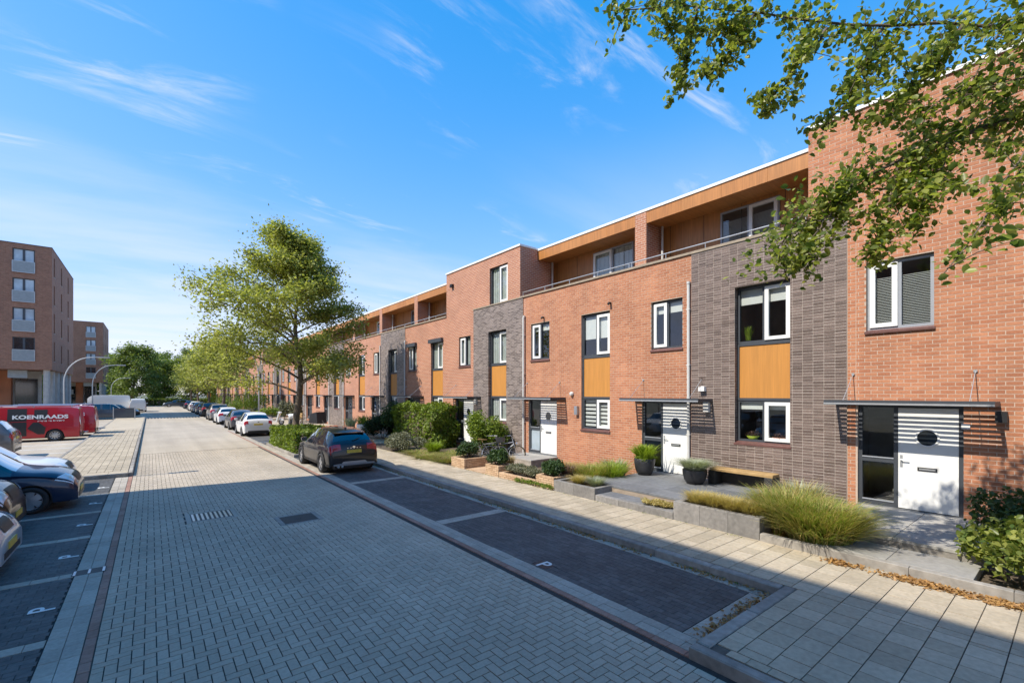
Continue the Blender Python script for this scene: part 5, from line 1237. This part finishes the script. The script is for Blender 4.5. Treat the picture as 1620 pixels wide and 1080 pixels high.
# fallen leaves
litter('fallen_leaves', [(8.52, 2.5), (8.50, .1)], 4200, .055, 110, .125, .075)
litter('gutter_leaves', [(6.72, 2.75), (6.72, 9)], 900, .05, 111, .004, .05)
litter('gutter_leaves', [(4.9, 2.72), (6.7, 2.72)], 420, .055, 112, .004, .07)
litter('gutter_leaves', [(6.72, 9), (6.72, 16)], 350, .05, 113, .004, .04)
litter('joint_weeds', [(6.76, 3.0), (6.76, 20)], 500, .035, 114, .005, .015, 'leaf_hedge')
litter('joint_weeds', [(-.62, 20.2), (-.47, 44)], 500, .05, 115, .0, .03, 'leaf_hedge')
litter('joint_weeds', [(8.62, 4), (8.66, 21)], 350, .035, 116, .12, .02, 'leaf_hedge')
# ------------------------------------------------------------------ foreground tree: trunk outside the picture, boughs reaching in
def boughs():
    r = np.random.default_rng(5)
    t = thing('alder_tree', 'near tree whose leafy boughs hang into the upper right corner', 'tree', (8.35, -2.1, .1), 0)
    base = np.array([8.35, -2.1, .1]); b = MB(); b.tube([(0, 0, -.1), (.05, .1, 2), (-.1, .2, 4.2), (-.1, .5, 7.5)], [.20, .17, .14, .07], 12); b.obj('trunk', 'bark', t, True)
    # each bough: points in the tree's own space from the trunk outwards, leaves, spread, thickness
    PATHS = [
        ([(-0.1, 0.3, 5.0), (-0.54, 2.54, 5.89), (-1.19, 3.19, 5.62), (-1.64, 3.8, 5.27), (-1.95, 4.3, 4.97), (-2.06, 4.52, 4.53), (-2.0, 4.47, 4.21)], 900, 0.26, 0.038),
        ([(-0.1, 0.45, 6.6), (-0.54, 2.54, 6.83), (-0.94, 3.12, 7.1), (-1.58, 3.88, 7.19), (-2.28, 4.69, 7.51), (-2.95, 5.35, 7.7), (-3.68, 6.05, 7.73)], 620, 0.24, 0.022),
        ([(-2.92, 5.19, 7.59), (-3.01, 5.27, 7.07), (-3.09, 5.33, 6.5)], 130, 0.13, 0.012),
        ([(-2.45, 4.7, 7.43), (-2.7, 4.89, 6.91), (-2.98, 5.11, 6.67)], 150, 0.15, 0.012),
        ([(-1.94, 4.04, 7.11), (-2.24, 4.27, 6.65), (-2.56, 4.52, 6.08)], 190, 0.15, 0.014),
        ([(-1.53, 3.58, 7.03), (-1.76, 3.77, 6.46), (-1.94, 4.04, 5.92)], 230, 0.19, 0.014),
        ([(-1.24, 2.97, 6.82), (-1.38, 3.21, 6.4), (-1.65, 3.55, 5.88)], 260, 0.20, 0.016),
        ([(-0.1, 0.3, 5.0), (-0.84, 2.52, 6.19), (-1.13, 2.88, 6.08), (-1.44, 3.26, 5.82)], 300, 0.22, 0.020),
        ([(-1.48, 3.42, 5.44), (-1.5, 3.56, 4.89), (-1.67, 3.7, 4.29)], 230, 0.18, 0.014),
        ([(-1.7, 3.85, 5.24), (-2.0, 4.08, 4.78), (-2.12, 4.3, 4.27)], 240, 0.18, 0.014),
        ([(-0.1, 0.3, 5.0), (-1.64, 2.4, 5.22), (-2.18, 2.56, 4.64), (-2.67, 2.7, 4.1), (-3.04, 2.87, 3.71)], 170, 0.17, 0.008),
        ([(-0.1, 0.3, 5.0), (-1.24, 2.33, 5.14), (-1.64, 2.52, 4.71), (-2.0, 2.68, 4.42)], 200, 0.24, 0.008),
        ([(-1.21, 3.08, 5.57), (-1.46, 3.15, 4.98), (-1.63, 3.28, 4.56)], 230, 0.20, 0.014),
        ([(-0.1, 0.45, 6.6), (-0.94, 2.61, 6.88), (-1.16, 2.78, 6.39), (-1.38, 2.95, 5.91)], 260, 0.24, 0.016),
        ([(-2.28, 4.69, 7.53), (-2.69, 5.14, 7.39), (-3.19, 5.66, 7.63)], 110, 0.14, 0.010),
        ([(-.1,.45,6.6),(.2,1.4,7.4),(.1,2.2,7.9)], 420, .4, .03), ([(-.1,.4,6.0),(.5,1.6,6.4),(.7,2.4,6.3)], 260, .35, .025), ([(-.1,.5,7.3),(-.6,.9,8.6),(-1.2,1.4,9.4)], 700, .7, .03), ([(-.1,.5,7.4),(.6,-.4,8.4)], 600, .7, .03)]
    pos = []
    for pts, n, sp, r0 in PATHS:
        pts = [np.array(q, float) for q in pts]; seg = np.array([np.linalg.norm(q-p_) for p_, q in zip(pts, pts[1:])]); cum = np.concatenate([[0], np.cumsum(seg)]); tot = cum[-1]
        at = lambda d: np.array([np.interp(d, cum, [q[k] for q in pts]) for k in range(3)])
        fine = [at(tot*k/14)+r.normal(size=3)*.015 for k in range(15)]
        b = MB(); b.tube(fine, [r0*(1-.85*k/14)+.003 for k in range(15)], 6)
        start = tot*.06 if len(pts) < 5 and r0 < .02 else seg[0]*.3
        n = int(n*3.3); m = max(8, n//24)
        for k in range(m):
            d = start+(tot-start)*(k+r.random())/m; p0 = at(d); o = r.normal(size=3)*sp*np.array([1, 1, .85]); o[2] -= sp*.25; e = p0+o
            b.tube([p0, p0+o*.5+np.array([0, 0, .03]), e], [.006, .004, .002], 4, caps=False)
            c_ = n//m; tt = r.random((c_, 1))**.7; q = p0+o*tt*1.05+r.normal(size=(c_, 3))*sp*.30; pos.append(q)
        b.obj('bough', 'bark', t, True)
    pos = np.concatenate(pos); link('leaves', leaf_mesh('leaves', pos, .074, 6, 'leaf_near', up=.25, fold=True, asp=.66, droop=.5), t)
    return t
boughs()
# ------------------------------------------------------------------ street lamps, cycles, other garden things
def lamp(label, x, y, h, arm, group='curved street lamps'):
    t = thing('street_lamp', label, 'street lamp', (x, y, 0), 0, group); b = MB(); pts = [(0, 0, 0), (0, 0, h*.62)]
    for k in range(1, 9):
        a = PI/2*k/8; pts.append((arm*.75*(1-math.cos(a)), 0, h*.62+h*.36*math.sin(a)))
    pts.append((arm*.9, 0, h*.985)); b.tube(pts, [.06, .05]+[.042]*8+[.04], 10); b.obj('pole', 'pole_white', t, True)
    s_ = 1 if arm > 0 else -1; b = MB(); b.box(min(arm*.85, arm*1.25), max(arm*.85, arm*1.25), -.12, .12, h*.985-.03, h*.985+.06); hd = b.obj('lamp_head', 'silver_steel', t)
    b = MB(); b.box(min(arm*.9, arm*1.2), max(arm*.9, arm*1.2), -.09, .09, h*.985-.05, h*.985-.031); b.obj('diffuser', 'blind_white', hd)
    b = MB(); b.lathe([(.12, 0), (.12, .6), (.09, .65)], 'z', 10); b.obj('base_sleeve', 'pole_white', t); return t
lamp('curved white street lamp on the right behind the white hatchback', 7.15, 43.5, 6.4, -1.3)
lamp('tall curved street lamp in front of the nearer apartment block', -5.7, 53, 6.0, 2.3)
lamp('tall curved street lamp in front of the farther apartment block', -4.95, 66.5, 6.0, 2.2)
lamp('curved street lamp at the far left among the columns', -16.2, 95, 6.4, 2.0)
lamp('smaller far street lamp, left one of the pair before the trees', -6.3, 122, 6.0, 2.4)
lamp('smaller far street lamp, right one of the pair before the trees', -5.6, 135, 5.6, 2.4)
lamp('curved street lamp behind the white car at the left parking bay, just outside the picture', -6.3, 20.6, 6.0, 2.0)
b = MB()
t = thing('road_sign_post', 'grey post beside the far street trees', 'post', (7.0, 84, 0)); b.tube([(0, 0, 0), (0, 0, 5.2)], .06, 8); b.obj('pole', 'pole_white', t); b = MB(); b.box(-.25, .25, -.02, .02, 2.2, 2.8); b.obj('sign_plate', 'lamp_amber', t)
def bicycle(label, loc, rz, frame='black_plastic', rims='alloy', lean=.12, basket=True):
    t = thing('bicycle', label, 'bicycle', loc, rz); t.rotation_euler = (lean, 0, rz); r = .34; wb = 1.06
    for x, nm in ((-wb/2, 'rear_wheel'), (wb/2, 'front_wheel')):
        b = MB(); b.lathe([(r-.022, -.018), (r, -.012), (r+.006, 0), (r, .012), (r-.022, .018)], 'y', 32, (0, 0, 0), close=True); w_ = b.obj('wheel', 'rubber', t, loc=(x, 0, r))
        b = MB(); b.lathe([(r-.045, -.012), (r-.024, -.014), (r-.024, .014), (r-.045, .012)], 'y', 32, close=True)
        for k in range(14): a = 2*PI*k/14; b.tube([(.02*math.cos(a+1), .02*(-1)**k, .02*math.sin(a+1)), ((r-.03)*math.cos(a), 0, (r-.03)*math.sin(a))], .0022, 3, caps=False)
        b.lathe([(.025, -.04), (.025, .04)], 'y', 10); b.obj('rim_and_spokes', rims, w_)
        b = MB(); n = 14
        for k in range(n):
            a0, a1 = [PI*(.05+.85*q/n) if x < 0 else PI*(.15+.65*q/n) for q in (k, k+1)]; rr = r+.03
            p = [(rr*math.cos(a), s_, rr*math.sin(a)) for a in (a0, a1) for s_ in (-.028, .028)]; b.quad(p[0], p[1], p[3], p[2])
        b.obj('mudguard', frame, w_)
    b = MB(); bb, seat, head, ra, fa = (-.08, 0, .30), (-.22, 0, .78), (.36, 0, .86), (-wb/2, 0, r), (wb/2, 0, r)
    for p, q, rr in ((bb, seat, .018), (bb, (.40, 0, .72), .02), ((-.2, 0, .70), (.385, 0, .80), .017), (ra, bb, .012), (ra, (-.2, 0, .70), .010), (head, (.43, 0, .62), .02)): b.tube([p, q], rr, 8)
    for s_ in (-.045, .045): b.tube([(.43, s_*.8, .63), (.47, s_, .5), (wb/2, s_, r)], .012, 6)
    b.obj('frame', frame, t)
    b = MB(); b.tube([head, (.33, 0, 1.0)], .014, 8); b.tube([(.16, -.27, 1.04), (.30, -.25, 1.05), (.36, 0, 1.0), (.30, .25, 1.05), (.16, .27, 1.04)], .012, 8); h = b.obj('handlebar', 'silver_steel', t)
    b = MB()
    for s_ in (-1, 1): b.tube([(.16, s_*.27, 1.04), (.05, s_*.275, 1.035)], .018, 8)
    b.obj('grip', 'black_plastic', h)
    b = MB(); b.tube([seat, (-.24, 0, .88)], .013, 8); b.add([(-.40,-.09,.92),(-.40,.09,.92),(-.2,.05,.91),(-.02,.02,.90),(-.02,-.02,.90),(-.2,-.05,.91),(-.38,-.07,.87),(-.38,.07,.87),(-.05,0,.87)], [(0,1,2,3,4,5)[::-1],(0,5,6),(5,4,8,6),(4,3,8),(3,2,7,8),(2,1,7),(1,0,6,7),(6,8,7)]); b.obj('saddle', 'oak_beam' if basket else 'black_plastic', t)
    b = MB(); b.box(-.78, -.3, -.06, .06, .72, .735); b.tube([(-.74, .05, .72), (-wb/2, .05, r)], .007, 5); b.tube([(-.74, -.05, .72), (-wb/2, -.05, r)], .007, 5); b.obj('carrier', frame, t)
    b = MB(); b.lathe([(.07, -.05), (.085, -.05), (.085, -.042), (.07, -.042)], 'y', 14, (-.08, 0, .30), close=True); b.box(-.10, -.06, -.12, -.05, .13, .15); b.box(-.10, -.06, .05, .12, .46, .48); b.tube([(-.08, -.06, .30), (-.08, -.07, .14)], .01, 5); b.tube([(-.08, .06, .30), (-.08, .07, .47)], .01, 5); b.obj('crank', 'silver_steel', t)
    b = MB(); b.lathe([(0, .05), (.035, .04), (.04, 0), (0, 0)], 'x', 10, (.50, 0, .76)); b.obj('headlamp', 'chrome', t)
    if basket: b = MB(); b.box(.40, .66, -.17, .17, .80, .82); [b.box(*q) for q in ((.40, .66, -.17, -.16, .82, 1.0), (.40, .66, .16, .17, .82, 1.0), (.40, .41, -.16, .16, .82, 1.0), (.65, .66, -.16, .16, .82, 1.0))]; b.obj('front_crate', 'black_plastic', t)
    return t
bicycle('black bicycle with a brown saddle in front of the leafy shrub', (10.3, 14.55, .1), R(-55), lean=-.08)
bicycle('second bicycle with pale rims leaning behind the black one', (10.75, 14.1, .1), R(-40), 'silver_steel', 'chrome', -.1, False)
# farther front yards, seen between tree trunk and parked cars
bicycle('bicycle parked at the dark brick wall behind the street tree', (9.6, 40.2, .1), R(160), rims='chrome', lean=.05, basket=False)
t = thing('cargo_bike', 'cargo bike under a black cover at the dark brick wall', 'cargo bike', (10.3, 37.9, .1), R(100))
b = MB(); b.add([(-.9,-.4,.35),(.6,-.4,.35),(.6,.4,.35),(-.9,.4,.35),(-.7,-.36,1.25),(.35,-.36,1.1),(.35,.36,1.1),(-.7,.36,1.25)], [(4,5,6,7),(0,1,5,4),(1,2,6,5),(2,3,7,6),(3,0,4,7)]); b.obj('cover', 'black_plastic', t)
for x in (-.85, .75): b = MB(); b.lathe([(.26, -.02), (.30, 0), (.26, .02)], 'y', 20, (x, 0, .3), close=True); b.obj('wheel', 'rubber', t)
b = MB(); b.tube([(-.85, 0, .3), (-.3, 0, .9), (.2, 0, .4), (.75, 0, .3)], .025, 6); b.tube([(-.5, -.3, 1.35), (-.45, 0, 1.3), (-.5, .3, 1.35)], .015, 6); b.obj('frame', 'silver_steel', t)
t = thing('garden_bench', 'brown wooden garden bench in the yard behind the street tree', 'bench', (10.4, 44.5, .1), R(90))
for k in range(4): b = MB(); b.box(-.7, .7, -.25+k*.125, -.15+k*.125, .42, .45); b.obj('seat_slat', 'oak_beam', t)
for k in range(3): b = MB(); b.box(-.7, .7, -.30, -.27, .55+k*.13, .65+k*.13); b.obj('back_slat', 'oak_beam', t)
for x in (-.65, .65):
    for y in (-.27, .2): b = MB(); b.box(x-.03, x+.03, y-.03, y+.03, 0, .95 if y < 0 else .42); b.obj('leg', 'oak_beam', t)
def twowheeler(name, label, cat, loc, rz, col, scooter):
    t = thing(name, label, cat, loc, rz); r = .24 if scooter else .31; wb = 1.25 if scooter else 1.42
    for x in (-wb/2, wb/2):
        b = MB(); b.lathe([(r*.6, -.06), (r-.02, -.06), (r, 0), (r-.02, .06), (r*.6, .06)], 'y', 22, (0, 0, 0), close=True); w_ = b.obj('wheel', 'rubber', t, loc=(x, 0, r)); b = MB(); b.lathe([(0, .03), (r*.6, .045), (r*.6, -.045), (0, -.03)], 'y', 16); b.obj('rim', 'alloy', w_)
    if scooter:
        b = MB(); b.prism([(-.95, .34), (-.85, .72), (-.35, .74), (-.15, .45), (-.12, .26), (-.55, .22)], -.19, .19); b.obj('rear_body', col, t)
        b = MB(); b.prism([(-.16, .24), (.32, .24), (.52, 1.0), (.44, 1.02), (.24, .32), (-.16, .31)], -.2, .2); b.obj('leg_shield', col, t)
        b = MB(); b.prism([(.42, .42), (.5, .62), (.78, .55), (.86, .36)], -.09, .09); b.obj('front_mudguard', col, t)
        b = MB(); b.prism([(-.85, .73), (-.8, .83), (-.25, .82), (-.2, .75)], -.15, .15); b.obj('seat', 'black_plastic', t)
        b = MB(); b.prism([(.36, 1.0), (.40, 1.14), (.58, 1.10), (.58, 1.0)], -.12, .12); b.tube([(.38, -.34, 1.08), (.42, 0, 1.06), (.38, .34, 1.08)], .018, 6); b.obj('handlebar', col, t)
    else:
        b = MB(); b.prism([(-.1, .68), (.05, .92), (.42, .93), (.5, .72), (.2, .62)], -.17, .17); b.obj('tank', col, t)
        b = MB(); b.prism([(-.35, .25), (-.3, .62), (.3, .62), (.42, .35), (.2, .22)], -.18, .18); b.obj('engine', 'iron', t)
        b = MB(); b.prism([(-.9, .86), (-.85, .95), (-.2, .84), (-.1, .74), (-.5, .72)], -.13, .13); b.obj('seat', 'black_plastic', t)
        b = MB(); b.prism([(.45, .78), (.55, 1.12), (.72, 1.0), (.72, .80)], -.16, .16); b.obj('fairing', col, t)
        b = MB(); b.tube([(.42, -.36, 1.06), (.5, 0, 1.02), (.42, .36, 1.06)], .016, 6); b.obj('handlebar', 'silver_steel', t)
        b = MB(); [b.tube([(.5, s_, 1.0), (wb/2, s_, r)], .025, 6) for s_ in (-.1, .1)]; b.tube([(-.2, 0, .4), (-wb/2, 0, r)], .04, 6); b.obj('fork', 'silver_steel', t)
    b = MB(); b.lathe([(0, .08), (.07, .05), (.07, 0)], 'x', 12, (.58 if scooter else .70, 0, 1.05 if scooter else .92)); b.obj('headlight', 'lamp_clear', t); return t
twowheeler('motor_scooter', 'white motor scooter standing behind the white hatchback', 'scooter', (8.2, 43.0, .12), R(-35), 'paint_white', True)
twowheeler('motorcycle', 'white and black motorcycle left of the street tree trunk', 'motorcycle', (8.6, 38.2, .12), R(-115), 'paint_white', False)
pot('plant_pot', 'white round pot with palm leaves by the dark conifer shrub', (10.6, 28.6, .1), .42, .75, 'white_paint')
grass('potted_palm', 'palm leaves fanning out of the white round pot', 'plant', (10.6, 28.6, .78), .75, .8, 90, 'grass_green', 120, 1., .03, droop=.5)
pot('plant_pot', 'terracotta pot with a palm left of the white pot', (10.2, 29.9, .1), .32, .55, 'terracotta')
grass('potted_palm', 'palm leaves in the terracotta pot', 'plant', (10.2, 29.9, .6), .7, .8, 80, 'grass_blue', 121, 1., .03, droop=.5)
for k, (x, y) in enumerate(((10.2, 34.2), (9.6, 35.6), (9.9, 33.0))): shrub('flower_bed', ['red flower cushion before the grey door', 'red flower cushion nearest the cargo bike', 'red and orange flower cushion closest to the pots'][k], 'flowers', (x, y, .1), .7, .9, .35, 1200, 'flower_red' if k != 1 else 'leaf_lime', .09, 122+k, 'red flower cushions', 3)
for k, (x, y, rx, h, m, lb) in enumerate(((9.8, 31.4, .7, .3, 'leaf_lime', 'low lime plant beside the terracotta pot'), (9.4, 52, 1.3, 1.3, 'leaf_hedge', 'rounded bush in a yard behind the white cars'), (9.6, 62, 1.6, 3.2, 'leaf_lime', 'big lime green bush behind the beige grey car'), (9.5, 70, 1.5, 2.2, 'leaf_far', 'green bush behind the black sport utility car'),
      (9.4, 57, 1.2, 1.0, 'leaf_lavender', 'grey green bush behind the parked white cars'), (9.5, 82, 2., 2.5, 'leaf_far', 'far green bush at the row of houses'), (9.2, 95, 2., 2.8, 'leaf_hedge', 'farthest green bush at the row of houses'), (10.8, 46.8, .5, 2.1, 'leaf_lavender', 'small olive tree in front of the house behind the tree trunk'), (10.6, 50.2, .55, 2.2, 'leaf_lavender', 'second small olive tree left of the first'))):
    shrub('garden_bush', lb, 'bush', (x, y, .1), rx, rx, h, 1500, m, .16 if h > .5 else .09, 130+k)
for k in range(7):
    hedge('park_hedge', 'low clipped hedge along the cross street', 'hedge', -9+k*5, -4.4+k*5, 131, 132.4, 0, 1.5, 1500, 'leaf_far', .3, 150+k, 'hedges along the cross street')
t = thing('bike_sign', 'dark blue parking board standing before the crosswise blue car', 'sign board', (-2.2, 62.5, .12)); b = MB(); b.box(-.8, .8, -.05, .05, .1, 1.15); b.obj('board', 'paint_slate', t); b = MB(); b.box(.82, .9, -.06, .06, 0, 1.25); b.box(-.9, -.82, -.06, .06, 0, 1.25); b.obj('post', 'silver_steel', t)

# things on the inner sills of the house with the dark brick projection
def sill_bowl(label, y, mat):
    t = thing('flower_bowl', label, 'flower bowl', (HX+.27, HB+y, 1.55)); b = MB(); b.lathe([(0, 0), (.07, 0), (.16, .13), (.15, .13), (0, .10)], 'z', 20); b.obj('bowl', mat, t, True)
    r = np.random.default_rng(int(y*100)); p = r.normal(size=(260, 3))*np.array([.06, .07, .035])+np.array([0, 0, .18]); link('heather', leaf_mesh('heather', p, .035, 3, 'leaf_purple'), t)
sill_bowl('pale green bowl of heather behind the left pane of the lower window', 2.32, 'leaf_lime'); sill_bowl('dark bowl of heather behind the white sash of the lower window', 1.68, 'terracotta')
grass('window_plant', 'slender green plant behind the left pane of the upper dark brick window', 'plant', (HX+.32, HB+2.45, 4.2), .14, .5, 60, 'leaf_lime', 160, .8, .012)
